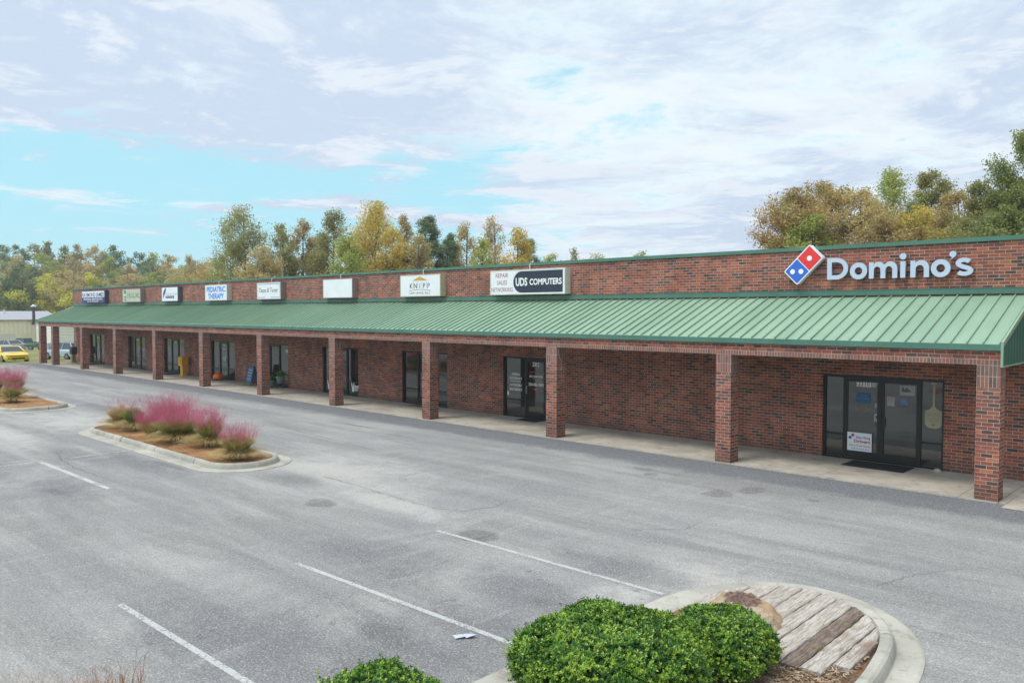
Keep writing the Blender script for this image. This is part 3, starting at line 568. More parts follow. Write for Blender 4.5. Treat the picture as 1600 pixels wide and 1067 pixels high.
# pizza shop sign: domino emblem and channel letters on a raceway
def pizza():
    t = thing('channel_letter_sign', 'large white channel letters beside a tilted red and blue domino emblem', 'sign', (-2.8, W - .1, 4.75))
    r = MB(); r.box(-4.65, -.85, W - .075, W - .001, 4.965, 5.085); r.build('raceway', plain('raceway_brown', (.20, .085, .07), .6), t)
    LW = plain('letter_white', (.47, .55, .66), .4, 0, .03); LS = plain('letter_return', (.22, .23, .26), .5)
    y0, y1 = W - .165, W - .075
    def curve(name, splines, mat2, ya, yb, par=t):
        cu = bpy.data.curves.new(name, 'CURVE'); cu.dimensions = '2D'; cu.fill_mode = 'BOTH'; cu.extrude = .5
        for pts in splines:
            s = cu.splines.new('POLY'); s.points.add(len(pts) - 1); s.use_cyclic_u = True
            for p, q in zip(s.points, pts): p.co = (q[0], q[1], 0, 1)
        ob = bpy.data.objects.new(name, cu); COL.objects.link(ob); dg = bpy.context.evaluated_depsgraph_get(); dg.update()
        me = bpy.data.meshes.new_from_object(ob.evaluated_get(dg)); bpy.data.objects.remove(ob); bpy.data.curves.remove(cu)
        n = len(me.vertices); a = np.zeros(n * 3); me.vertices.foreach_get('co', a); a = a.reshape(-1, 3); o0 = wloc(par); b = np.empty_like(a)
        b[:, 0] = a[:, 0] - o0.x; b[:, 2] = a[:, 1] - o0.z; b[:, 1] = np.where(a[:, 2] > 0, ya, yb) - o0.y
        me.vertices.foreach_set('co', b.ravel()); me.materials.clear(); me.materials.append(mat2); me.materials.append(LS); me.update()
        me.polygons.foreach_set('material_index', [1 if abs(p.normal.y) < .5 else 0 for p in me.polygons])
        me.name = name; o = bpy.data.objects.new(name, me); COL.objects.link(o); o.parent = par; return o
    def circ(cx, cz, rx, rz, n=36, a0=0., a1=2 * math.pi, rev=False):
        k = n if abs(a1 - a0 - 2 * math.pi) < 1e-6 else n + 1
        p = [(cx + rx * math.cos(a0 + (a1 - a0) * i / n), cz + rz * math.sin(a0 + (a1 - a0) * i / n)) for i in range(k)]
        return p[::-1] if rev else p
    B = 4.80; XH = .415; CH = .575; st = .122
    P = math.pi
    # D
    x = -4.25
    curve('letter', [[(x, B), (x, B + CH)] + circ(x + .24, B + CH / 2, .315, CH / 2, 24, P / 2, -P / 2), [(x + st, B + .115), (x + st, B + CH - .115)] + circ(x + .25, B + CH / 2, .185, CH / 2 - .115, 20, P / 2, -P / 2)], LW, y0, y1)
    def o_(cx): curve('letter', [circ(cx, B + XH / 2, .222, XH / 2 + .012), circ(cx, B + XH / 2, .098, XH / 2 - .108, rev=True)], LW, y0, y1)
    def arch(x0, x1, n):     # n or m drawn as one outline
        w = (x1 - x0 - (n + 1) * st) / n; out = [(x0, B), (x0, B + XH), (x0 + st * .96, B + XH), (x0 + st * .96, B + XH - .05)]
        for k in range(n):
            l = x0 + k * (w + st) + st * .55; r = x0 + (k + 1) * (w + st) + st
            out += circ((l + r) / 2, B + XH - .19, (r - l) / 2, .20, 14, P * .76, 0 if k == n - 1 else P * .22)
        out.append((x1, B))
        for k in reversed(range(n)):
            ri = x0 + (k + 1) * (w + st); li = ri - w
            out += [(ri, B)] + circ((li + ri) / 2, B + XH - .205, w / 2, .095, 10, 0, P) + [(li, B)]
        curve('letter', [out], LW, y0, y1)
    o_(-3.425)
    arch(-3.16, -2.46, 2)
    xi = -2.39
    curve('letter', [[(xi, B), (xi, B + XH), (xi + st, B + XH), (xi + st, B)]], LW, y0, y1); curve('letter', [circ(xi + st / 2, B + XH + .125, .08, .08, 24)], LW, y0, y1)
    arch(-2.15, -1.715, 1)
    o_(-1.455)
    ax = -1.19
    curve('letter', [[(ax - .05, B + .40), (ax - .01, B + .47)] + circ(ax, B + .54, .077, .075, 22, P * 1.45, -P * .28)], LW, y0, y1)
    # s: stroked spine
    cx = -.945; pts = []
    for i in range(25):
        q = i / 24
        if q < .5: a = R(25) + (R(270) - R(25)) * (q / .5); pts.append((cx + .115 * math.cos(a), B + .300 + .078 * math.sin(a)))
        else: a = R(90) - (R(90) + R(155)) * ((q - .5) / .5); pts.append((cx + .01 + .125 * math.cos(a), B + .118 + .078 * math.sin(a) * 1.0))
    # smooth middle
    sm = pts[:]; 
    for _ in range(2): sm = [sm[0]] + [((sm[i - 1][0] + 2 * sm[i][0] + sm[i + 1][0]) / 4, (sm[i - 1][1] + 2 * sm[i][1] + sm[i + 1][1]) / 4) for i in range(1, len(sm) - 1)] + [sm[-1]]
    Lp, Rp = [], []
    for i in range(len(sm)):
        a = sm[max(i - 1, 0)]; b = sm[min(i + 1, len(sm) - 1)]; dx, dz = b[0] - a[0], b[1] - a[1]; l = math.hypot(dx, dz); w = .050
        Lp.append((sm[i][0] - dz / l * w, sm[i][1] + dx / l * w)); Rp.append((sm[i][0] + dz / l * w, sm[i][1] - dx / l * w))
    sx = MB().use(LW)
    n = len(sm); V = [(x, y0, z) for x, z in Lp] + [(x, y0, z) for x, z in Rp] + [(x, y1, z) for x, z in Lp] + [(x, y1, z) for x, z in Rp]
    for k in range(len(V)): V[k] = (cx + (V[k][0] - cx) * 1.16, V[k][1], B + (V[k][2] - B + .01) * 1.02)
    sx.add(V, [(i, i + 1, i + n + 1, i + n) for i in range(n - 1)]); sx.use(LS)
    sx.f += [(i + 1, i, i + 2 * n, i + 2 * n + 1) for i in range(n - 1)] + [(i + n, i + n + 1, i + 3 * n + 1, i + 3 * n) for i in range(n - 1)] + [(0, n, 3 * n, 2 * n), (n - 1, 3 * n - 1, 4 * n - 1, 2 * n - 1)]
    sx.mi += [1] * (2 * (n - 1) + 2); sx.build('letter', None, t)
    # domino emblem
    em = bpy.data.objects.new('emblem', None); COL.objects.link(em); em.parent = t; em.location = Vector((-4.89, W - .12, 5.225)) - Vector(t.location)
    cx, cz = -4.89, 5.225; ca, sa = math.cos(R(45)), math.sin(R(45)); hl, hw = .51, .27
    def rot(u, v): return (cx + u * ca - v * sa, cz + u * sa + v * ca)
    def rrect(u0, u1, v0, v1, r):
        p = []
        for (a, b, s0) in ((u1 - r, v1 - r, 0), (u0 + r, v1 - r, 90), (u0 + r, v0 + r, 180), (u1 - r, v0 + r, 270)):
            p += [rot(a + r * math.cos(R(s0 + k * 22.5)), b + r * math.sin(R(s0 + k * 22.5))) for k in range(5)]
        return p
    ya = W - .22
    b0 = MB().use(plain('emblem_white', (.80, .82, .85), .35, 0, .03)); b0.plate(list(reversed(rrect(-hl, hl, -hw, hw, .045))), ya, W - .03); b0.build('body', None, em)
    a1 = MB(); a1.plate(list(reversed(rrect(.012, hl - .03, -hw + .03, hw - .03, .02))), ya - .004, ya - .001); a1.build('tile', flat('signal_red', (.72, .035, .035), .35), em)
    a2 = MB(); a2.plate(list(reversed(rrect(-hl + .03, -.012, -hw + .03, hw - .03, .02))), ya - .004, ya - .001); a2.build('tile', flat('signal_blue', (.035, .13, .55), .35), em)
    for (u, v) in ((.245, 0), (-.255 + .085, -.085), (-.255 - .085, .085)):
        p = rot(u, v) if u > 0 else rot(u, v)
        d = MB(); d.plate([(p[0] + .07 * math.cos(q), p[1] + .07 * math.sin(q)) for q in [-2 * math.pi * k / 24 for k in range(24)]], ya - .007, ya - .0045); d.build('dot', flat('dot_white', (.78, .83, .88)), em)
pizza()
# hiring poster on the door
def poster():
    x0, x1, z0, z1 = -3.735, -3.10, .235, .725; y = W + .07 + .008
    t = thing('hiring_poster', 'white hiring poster in the lower glass of the left door', 'poster', ((x0 + x1) / 2, y, z0))
    p = MB(); p.box(x0, x1, y - .004, y, z0, z1); p.build('sheet', WHITE, t); y -= .004
    RD = flat('poster_red', (.42, .02, .03)); BL = flat('poster_blue', (.03, .06, .32))
    TT(t, 'Now Hiring', x1 - .22, z1 - .16, y, BL, h=.075, w=.36, bold=.01); TT(t, 'Drivers', x1 - .25, z0 + .225, y, RD, h=.08, w=.42, bold=.03)
    TT(t, 'Earn Cash Daily', (x0 + x1) / 2 + .02, z0 + .12, y, RD, h=.055, w=.54); TT(t, 'jobs.dominos.com', (x0 + x1) / 2 + .02, z0 + .045, y, BL, h=.035, w=.46)
    cx, cz = x0 + .11, z1 - .11
    for k, mm in ((-1, BL), (1, RD)):
        c = (cx + k * .035, cz + k * .035); d = MB(); d.plate([(c[0] - .05, c[1]), (c[0], c[1] - .05), (c[0] + .05, c[1]), (c[0], c[1] + .05)], y - .003, y); d.build('emblem', mm, t)
poster()
# mats, walkway things
for (a, b, c, d2, lab, cm) in [(-3.5, -1.98, 1.78, 2.66, 'black door mat at the double glass doors nearest the camera', (.016, .016, .017)), (-15.44, -14.42, 2.12, 2.7, 'small black mat at the glass door numbered 2312', (.017, .018, .018)),
                             (-21.7, -20.8, 2.15, 2.68, 'thin brown mat at the law office door', (.17, .12, .07)), (-46.3, -45.0, 1.95, 2.66, 'dark mat at the door beside the tall yellow rack', (.03, .035, .035)), (-39.95, -38.9, 2.05, 2.66, 'dark mat at the door beside the pumpkin', (.04, .05, .055)), (-60.0, -58.6, 1.95, 2.66, 'dark mat at the door under the navy sign', (.03, .035, .035))]:
    m = MB(); m.box(a, b, c, d2, .001, .012); m.box(a + .04, b - .04, c + .04, d2 - .04, .012, .016); tag(m.build('door_mat', plain('mat_' + str(len(MATS)), cm, .95, 0, .3, 30, bumpk=.5)), lab, 'door mat', 'door mats on the walkway')
def news(x, y, label, c1, c2, c3, s=1., name='newspaper_box'):
    t = thing(name, label, 'newspaper box', (x, y, 0)); h = 1.2 * s
    m = MB(); m.bbox(x - .16, x + .16, y - .13, y + .13, .04, .62 * s, .015); m.bbox(x - .24, x + .24, y - .2, y + .2, 0, .05, .015); m.build('pedestal', c2, t)
    m = MB(); m.loft([[(x - .26, y - .2, z), (x + .26, y - .2, z), (x + .26, y + d, z), (x - .26, y + d, z)] for z, d in ((.62 * s, .2), (1.12 * s, .2))]); 
    m.loft([[(x - .26, y - .2, 1.12 * s), (x + .26, y - .2, 1.12 * s), (x + .26, y + .2, 1.12 * s), (x - .26, y + .2, 1.12 * s)], [(x - .24, y - .12, h), (x + .24, y - .12, h), (x + .24, y + .19, h), (x - .24, y + .19, h)]]); m.build('cabinet', c1, t)
    m = MB(); m.box(x - .2, x + .2, y - .215, y - .2, .72 * s, 1.05 * s); dr = m.build('door', c3, t)
    m = MB(); m.tube([(x + .13, y - .215, .95 * s), (x + .13, y - .25, .95 * s), (x + .19, y - .25, .90 * s)], .012, 6); m.build('handle', BRONZE, dr)
    return t
YEL = plain('yellow_enamel', (.72, .38, .02), .45, 0, .1)
news(-43.65, 2.35, 'yellow newspaper box standing by the wall between two doors', YEL, YEL, plain('yellow_door', (.62, .32, .02), .4))
news(-62.9, 2.2, 'dark topped newspaper box with yellow base at the far wall corner', plain('charcoal_box', (.03, .028, .025), .5), plain('ochre_box', (.34, .22, .06), .5), plain('black_window', (.01, .01, .01), .1))
def pumpkin(x, y):
    t = thing('pumpkin', 'orange pumpkin on the walkway', 'pumpkin', (x, y, 0)); m = MB(); n = 32; rings = []
    for k in range(9):
        a = math.pi * (k + .35) / 9.7 - math.pi / 2; r = .27 * math.cos(a); z = .22 + .215 * math.sin(a)
        rings.append([(x + (r * (1 + .06 * abs(math.sin(4 * th)))) * math.cos(th), y + (r * (1 + .06 * abs(math.sin(4 * th)))) * math.sin(th), z) for th in [2 * math.pi * j / n for j in range(n)]])
    m.loft(rings); m.build('body', plain('pumpkin_skin', (.78, .15, .015), .45), t, True)
    m = MB(); m.tube([(x, y, .40), (x + .01, y, .46), (x + .04, y, .51)], [.03, .022, .02], 7); m.build('stem', plain('pumpkin_stem', (.10, .12, .03)), t)
pumpkin(-39.1, 2.35)
def aframe(x, y):
    t = thing('sandwich_board', 'blue chalkboard a-frame sign half behind a brick pillar', 'sign', (x, y, 0)); F = plain('a_frame_black', (.02, .02, .02), .5)
    for s in (-1, 1):
        m = MB(); y0 = y + s * .26; y1 = y + s * .02
        def quad(xa, xb, za, zb, e):
            ya = y0 + (y1 - y0) * za; yb = y0 + (y1 - y0) * zb
            m.loft([[(xa, ya + e, za), (xb, ya + e, za), (xb, ya + e + .02, za), (xa, ya + e + .02, za)], [(xa, yb + e, zb), (xb, yb + e, zb), (xb, yb + e + .02, zb), (xa, yb + e + .02, zb)]])
        quad(x - .33, x - .28, 0, 1.05, 0); quad(x + .28, x + .33, 0, 1.05, 0); quad(x - .28, x + .28, .98, 1.05, 0); quad(x - .28, x + .28, .14, .2, 0); fr = m.build('frame', F, t)
        m = MB(); quad(x - .28, x + .28, .2, .98, .006); m.build('board', plain('blue_chalkboard', (.06, .14, .27), .7, 0, .2), t)
    for z, wd in ((.8, .4), (.66, .44), (.5, .36), (.34, .4)): text('lettering', ('OPEN', 'HAIR & NAILS', 'WALK INS', 'WELCOME')[int((.82 - z) / .15)], x, z, y - .26 + .24 * z, flat('chalk', (.5, .58, .66)), t, h=.07, w=wd)
aframe(-34.75, 2.1)
GALV = plain('galvanised_pot', (.30, .36, .35), .5, .2)
def leafmat(name, cols, trans=.25, nscale=.5, rough=.5, spec=.3):
    def f(n, b, o):
        g = n.new('ShaderNodeNewGeometry'); v = g.outputs['Random Per Island']; z = n.noise(g.outputs['Position'], nscale, 3, .6)
        fac = n.m('ADD', n.m('MULTIPLY', v, .45), n.m('MULTIPLY', n.rng(z, .3, .7, 0, 1, False), .55), clamp=True)
        k = len(cols); c = n.ramp(fac, [(.08 + .84 * i / (k - 1), q) for i, q in enumerate(cols)])
        n.put(b.inputs['Base Color'], c); b.inputs['Roughness'].default_value = rough; b.inputs['Specular IOR Level'].default_value = spec
        t = n.new('ShaderNodeBsdfTranslucent'); n.put(t.inputs['Color'], c); mx = n.new('ShaderNodeMixShader'); mx.inputs[0].default_value = trans
        n.nt.links.new(b.outputs[0], mx.inputs[1]); n.nt.links.new(t.outputs[0], mx.inputs[2]); n.nt.links.new(mx.outputs[0], o.inputs[0])
    return mat(name, f)
def blades(base, n, h, spread, w, droop, seed, r0=.05, segs=4, hvar=.3, dirbias=None):
    """curved tapering strips as quads"""
    g = np.random.default_rng(seed); th = g.uniform(0, 2 * np.pi, n); rr = np.sqrt(g.uniform(0, 1, n)); H = h * (1 - hvar * g.uniform(0, 1, n)); lean = spread * rr
    bx = base[0] + r0 * rr * np.cos(th); by = base[1] + r0 * rr * np.sin(th); out = []
    t = np.linspace(0, 1, segs + 1); px = []; 
    jit = g.normal(0, .12, n); dx = np.cos(th + jit); dy = np.sin(th + jit)
    for q in t:
        d = lean * (q ** 1.5) * H; z = H * (q - droop * rr * q ** 3); px.append(np.stack([bx + dx * d, by + dy * d, base[2] + z], 1))
    a = g.uniform(0, np.pi, n); wx, wy = np.cos(a), np.sin(a)
    for i in range(segs):
        w0 = w * (1 - t[i]) ** .6; w1 = w * (1 - t[i + 1]) ** .6; o0 = np.stack([wx, wy, 0 * wx], 1) * w0 / 2; o1 = np.stack([wx, wy, 0 * wx], 1) * w1 / 2
        out.append(np.stack([px[i] - o0, px[i] + o0, px[i + 1] + o1, px[i + 1] - o1], 1))
    return np.concatenate(out).reshape(-1, 3), px[-1]
FERN = leafmat('fern_leaf', [(.06, .14, .02), (.13, .26, .04), (.22, .33, .06)], .3, 3)
def pot_plant(x, y, zb, r, h, label, ph=.45, extra=None):
    t = thing('potted_plant', label, 'potted plant', (x, y, 0), 'potted plants by the salon door')
    m = MB(); m.lathe([(r * .72, zb), (r, zb + h * .92), (r * 1.06, zb + h * .93), (r * 1.06, zb + h), (r * .94, zb + h), (r * .9, zb + h - .04)], (x, y, 0)); m.build('pot', GALV, t, True)
    if zb > .05:
        m = MB()
        for a in range(3): m.tube([(x + .17 * math.cos(a * 2.1), y + .17 * math.sin(a * 2.1), zb), (x + .2 * math.cos(a * 2.1), y + .2 * math.sin(a * 2.1), 0)], .015, 5)
        m.lathe([(.24, zb - .03), (.24, zb)], (x, y, 0), 16); m.build('stand', BRONZE, t)
    V, _ = blades((x, y, zb + h - .05), 170, ph, .9, .045, .5, int(-x * 100), r * .5); np_mesh('foliage', V, 4, [FERN], t)
pot_plant(-32.95, 2.15, 0, .27, .38, 'low galvanised pot of bright green fern left of the raised pot')
pot_plant(-32.35, 2.42, .24, .23, .36, 'raised galvanised pot of dark green plant on a stand', .5)
rk = MB(); rk.loft([[(-1.43 + .09 * s * math.cos(a), 2.56 + .07 * s * math.sin(a), z) for a in [k * math.pi / 4 for k in range(8)]] for s, z in ((1, 0), (.95, .04), (.5, .075))]); tag(rk.build('door_stop', CONC), 'small pale stone on the walkway by the right sidelight', 'stone')
# litter
lt = MB()
for k in range(2):
    cx, cy = -2.6 + k * .08, -12.33 + k * .1; a = .4 + k; 
    lt.add([(cx - .09, cy - .03, -.02 + .012 * k), (cx + .02, cy - .08, -.016), (cx + .10, cy + .02, .006 + .016 * k), (cx - .02, cy + .06, -.010)], [(0, 1, 2), (0, 2, 3)])
tag(lt.build('litter', flat('paper_white', (.46, .49, .56))), 'crumpled white paper scrap on the asphalt by the painted line', 'litter')

# ------------------------------------------------------------------ kerbed islands
def rrect_path(x0, x1, y0, y1, r, n=10):
    p = []
    for (cx, cy, s0) in ((x1 - r, y1 - r, 0), (x0 + r, y1 - r, 90), (x0 + r, y0 + r, 180), (x1 - r, y0 + r, 270)):
        p += [(cx + r * math.cos(R(s0 + 90 * k / n)), cy + r * math.sin(R(s0 + 90 * k / n))) for k in range(n + 1)]
    return p
def inset(poly, d):
    n = len(poly); out = []
    for i in range(n):
        a, b, c = poly[i - 1], poly[i], poly[(i + 1) % n]; t = (c[0] - a[0], c[1] - a[1]); l = math.hypot(*t) or 1
        out.append((b[0] - t[1] / l * d, b[1] + t[0] / l * d))
    return out
def densify(poly, step=.35):
    out = []
    for i in range(len(poly)):
        a, b = poly[i], poly[(i + 1) % len(poly)]; L = math.hypot(b[0] - a[0], b[1] - a[1]); k = max(1, int(L / step))
        out += [(a[0] + (b[0] - a[0]) * j / k, a[1] + (b[1] - a[1]) * j / k) for j in range(k)]
    return out
def island(outer, label, gut, kw, kh, bedm, seg=3.0, hf=None, group='raised concrete kerbs round the planting beds'):
    outer = densify(outer); inn = inset(outer, gut); t = thing('kerb', label, 'kerb', (sum(p[0] for p in outer) / len(outer), sum(p[1] for p in outer) / len(outer), 0), group)
    n = len(outer); H = hf or (lambda p: kh)
    g = MB(); g.loft([[(x, y, -.1) for x, y in outer], [(x, y, -.018) for x, y in outer], [(x, y, -.006) for x, y in inset(outer, .03)], [(x, y, -.012) for x, y in inset(outer, gut + .05)]], caps=False); g.build('gutter', CONC, t)
    g = MB(); acc = 0; joints = set()
    rg = []
    off = [(gut, -.02), (gut + .015, .55), (gut + .035, .85), (gut + .07, 1.), (gut + kw * .6, 1.), (gut + kw * .9, .9), (gut + kw, .5), (gut + kw, -.3)]
    ins = [inset(outer, o) for o, _ in off]
    i = 0; run = 0
    cuts = [0]
    for k in range(1, n):
        run += math.hypot(outer[k][0] - outer[k - 1][0], outer[k][1] - outer[k - 1][1])
        if run > seg * random.uniform(.7, 1.2): cuts.append(k); run = 0
    cuts.append(n)
    for a, b in zip(cuts[:-1], cuts[1:]):
        dz = random.uniform(-.012, .012); rings = []
        for k in range(a, b + 1):
            kk = k % n; pts = []
            for (o, f), I in zip(off, ins):
                x, y = I[kk]
                if k == a: x2, y2 = I[(kk + 1) % n]; x, y = x + (x2 - x) * .05, y + (y2 - y) * .05
                if k == b: x2, y2 = I[kk - 1]; x, y = x + (x2 - x) * .05, y + (y2 - y) * .05
                pts.append((x, y, -.02 + (H(I[kk]) + dz + random.uniform(-.004, .004)) * f))
            rings.append(pts)
        g.loft(rings)
    g.build('kerb_stone', CONC, t)
    bed = inset(outer, gut + kw - .02)
    return bed
def bed_mesh(bed, z, m, name='planting_bed', crown=.06):
    cx = sum(p[0] for p in bed) / len(bed); cy = sum(p[1] for p in bed) / len(bed); b = MB(); n = len(bed); rings = []
    for s in (1., .8, .55, .3, .1): rings.append([(cx + (x - cx) * s, cy + (y - cy) * s, z + crown * (1 - s * s) + (random.uniform(-.012, .012) if s < 1 else 0)) for x, y in bed])
    b.loft(rings); o = b.build(name, m); tag(o, kind='structure'); return o
far_out = rrect_path(-24.5, -13.78, -10.0, -7.45, 1.25)
bed = island(far_out, 'long concrete kerb round the bed of pink grass in the middle of the lot', .31, .17, .15, None); bed_mesh(bed, .07, STRAWBED)
far2 = rrect_path(-42, -30.75, -10.5, -7.4, 1.25)
bed = island(far2, 'concrete kerb of the far bed at the left edge of the lot', .31, .17, .15, None); bed_mesh(bed, .07, STRAWBED)
near = [(1.95, -20), (1.95, -10.4), (1.87, -9.8), (1.78, -9.15), (1.57, -8.55), (1.13, -8.0), (.55, -7.62), (-.17, -7.47), (-.8, -7.78), (-1.25, -8.32), (-1.5, -9.0), (-1.57, -9.6), (-1.6, -12.4), (-1.6, -20)]
# round the corners with one pass of averaging on a dense path
nd = densify(near, .25)
for _ in range(3): nd = [((nd[i - 1][0] + 2 * nd[i][0] + nd[(i + 1) % len(nd)][0]) / 4, (nd[i - 1][1] + 2 * nd[i][1] + nd[(i + 1) % len(nd)][1]) / 4) for i in range(len(nd))]
def hnear(p): # kerb is almost buried on the left, stands up on the right
    t = (p[0] + .3) / 1.5; t = max(0, min(1, t)); return .045 + .115 * t * t * (3 - 2 * t)
bed = island(nd, 'rounded concrete kerb of the near bed with boards and clipped bushes', .30, .19, .15, None, 1.6, hnear); bed_mesh([(x, y) for x, y in bed], .015, MULCH, crown=.03)

# weathered boards lying across the head of the near bed
def wood_f(n, b, o):
    p = n.pos(); q = n.scale(p, (1, .09, 1)); gr = n.noise(q, 38, 6, .7, .5); c = n.mix(n.rng(gr, .38, .62), (.30, .26, .22), (.56, .51, .445))
    oi = n.new('ShaderNodeObjectInfo').outputs['Random']
    c = n.mix(n.m('MULTIPLY', n.rng(n.noise(n.scale(p, (1, .35, 1)), 1.6, 4, .6), .56, .66), .75), c, (.20, .115, .075))
    c = n.mix(n.rng(n.noise(q, 90, 4, .8), .56, .66, 0., .8), c, (.07, .05, .04)); c = n.mix(n.m('MULTIPLY', oi, .25), c, (.34, .27, .22))
    n.put(b.inputs['Base Color'], c); b.inputs['Roughness'].default_value = .92; n.put(b.inputs['Normal'], n.bump(gr, .9, .02))
WOOD = mat('weathered_wood', wood_f)
def woodb_f(n, b, o):
    p = n.pos(); q = n.scale(p, (1, .09, 1)); gr = n.noise(q, 38, 6, .7, .5); c = n.mix(n.rng(gr, .38, .62), (.085, .058, .043), (.23, .17, .135))
    c = n.mix(n.rng(n.noise(n.scale(p, (1, .4, 1)), 2.6, 5, .7), .50, .66, 0., .8), c, (.40, .34, .29)); c = n.mix(n.rng(n.noise(q, 90, 4, .8), .56, .66, 0., .8), c, (.05, .035, .03))
    n.put(b.inputs['Base Color'], c); b.inputs['Roughness'].default_value = .92; n.put(b.inputs['Normal'], n.bump(gr, .9, .02))
WOODB = mat('stained_board', woodb_f)
def inner_top(x):
    # inner kerb line: y for a given x on the head of the bed
    ys = [p for p in bed if p[1] > -10.5]; best = None
    for a, b in zip(bed, bed[1:] + bed[:1]):
        if min(a[0], b[0]) <= x <= max(a[0], b[0]) and a[0] != b[0] and min(a[1], b[1]) > -11:
            y = a[1] + (b[1] - a[1]) * (x - a[0]) / (b[0] - a[0]); best = y if best is None else max(best, y)
    return best if best is not None else -9.2
xs = [-.98, -.71, -.42, -.14, .12, .36, .62, .84, 1.08, 1.27]
bn = ['grey board laid flush against the left kerb', 'second board from the left kerb, partly under the boulder', 'wide grey board running behind the boulder', 'board with green moss in its seam behind the boulder', 'pale board with moss along both seams', 'grey board right of the boulder', 'dark brown stained board through the middle of the bed', 'pale cracked board beside the brown one', 'outermost short board along the right kerb']
for k in range(9):
    a, b2 = xs[k] + .006, xs[k + 1] - .006; yt = min(inner_top(a), inner_top(b2)) - .03; y0 = [-9.6, -9.9, -10.1, -10.25, -10.4, -10.45, -10.45, -10.4, -10.1][k] + random.uniform(-.05, .05)
    yb = y0; m = MB(); nn = 16; rings = []; z = .035
    ta, tb = inner_top(a) - .03, inner_top(b2) - .03
    for i in range(nn + 1):
        s = i / nn; rag = random.uniform(-.012, .012); ya = yb + (ta - yb) * s; yc = yb + (tb - yb) * s; zz = z + .04 + random.uniform(-.006, .006) + .03 * s
        xa = a + random.uniform(-.006, .008); xb = b2 + random.uniform(-.008, .006)
        rings.append([(xa, ya, z - .05), (xb, yc, z - .05), (xb, yc, zz - .012), (xb - .015, yc, zz), ((xa + xb) / 2 + .02, (ya + yc) / 2, zz - random.uniform(0, .008)), (xa + .015, ya, zz), (xa, ya, zz - .012)])
    m.loft(rings); tag(m.build('wooden_board', WOODB if k == 6 else WOOD), bn[k], 'board', 'weathered boards in the near bed')
# boulder
def rock_f(n, b, o):
    p = n.pos(); g = n.new('ShaderNodeNewGeometry'); up = n.sep(g.outputs['Normal'])[2]
    c = n.mix(n.rng(n.noise(p, 3.2, 6, .65, .8), .35, .65), (.25, .21, .16), (.44, .39, .31)); c = n.mix(n.rng(n.noise(p, 2.1, 5, .6), .53, .63, 0., .6), c, (.42, .23, .09))
    x = n.sep(p); dd = n.m('SQRT', n.m('ADD', n.m('POWER', n.m('DIVIDE', n.m('ADD', x[0], .36), .26), 2.), n.m('POWER', n.m('DIVIDE', n.m('ADD', x[1], 9.42), .24), 2.)))
    dd = n.m('ADD', dd, n.m('MULTIPLY', n.m('SUBTRACT', n.noise(p, 9, 6, .7), .5), 1.3)); c = n.mix(n.m('MULTIPLY', n.rng(dd, .85, 1.0, 1., 0.), n.rng(up, .4, .6)), c, n.mix(n.rng(n.noise(p, 16, 6, .75), .4, .6), (.06, .035, .028), (.22, .13, .09)))
    c = n.mix(n.rng(n.noise(p, 30, 4, .7), .55, .7, 0., .5), c, (.14, .11, .08))
    n.put(b.inputs['Base Color'], c); b.inputs['Roughness'].default_value = .9; n.put(b.inputs['Normal'], n.bump(n.noise(p, 12, 7, .7), .7, .04))
def boulder():
    import bmesh
    from mathutils import noise as mn
    bm = bmesh.new(); random.seed(21)
    top = [(-.72, -9.35, .27), (-.58, -9.16, .29), (-.28, -9.12, .28), (.0, -9.3, .27), (.20, -9.55, .22), (.26, -9.8, .20), (.08, -10.05, .19), (-.35, -9.95, .22), (-.66, -9.7, .25)]
    bot = [(-.86, -9.4, .0), (-.66, -9.05, .0), (-.2, -9.0, .0), (.18, -9.25, .0), (.38, -9.6, .0), (.38, -10.05, .0), (.12, -10.35, .0), (-.45, -10.2, .0), (-.82, -9.9, .0)]
    mid = [((a[0] + b[0]) / 2 * 1.0 + random.uniform(-.03, .06), (a[1] + b[1]) / 2 + random.uniform(-.04, .04), .13) for a, b in zip(top, bot)]
    q_ = lambda p: (-.22 + (p[0] + .22) * .86, -9.66 + (p[1] + 9.66) * .86, p[2] * .92)
    for p in [q_(a) for a in top + bot + mid]: bm.verts.new(p)
    bmesh.ops.convex_hull(bm, input=bm.verts); bmesh.ops.subdivide_edges(bm, edges=bm.edges, cuts=5, use_grid_fill=True, smooth=0); bmesh.ops.triangulate(bm, faces=bm.faces)
    for v in bm.verts:
        d = mn.fractal(v.co * 3.4, 1., 2.1, 5) * .06 + mn.fractal(v.co * 12, 1., 2.1, 3) * .022; v.co += (v.co - Vector((-.2, -9.7, .0))).normalized() * d
    me = bpy.data.meshes.new('boulder'); bm.to_mesh(me); bm.free(); me.materials.append(mat('sandstone', rock_f)); o = bpy.data.objects.new('boulder', me); COL.objects.link(o)
    tag(o, 'tan sandstone boulder with dark top on the boards behind the bushes', 'boulder')
boulder()

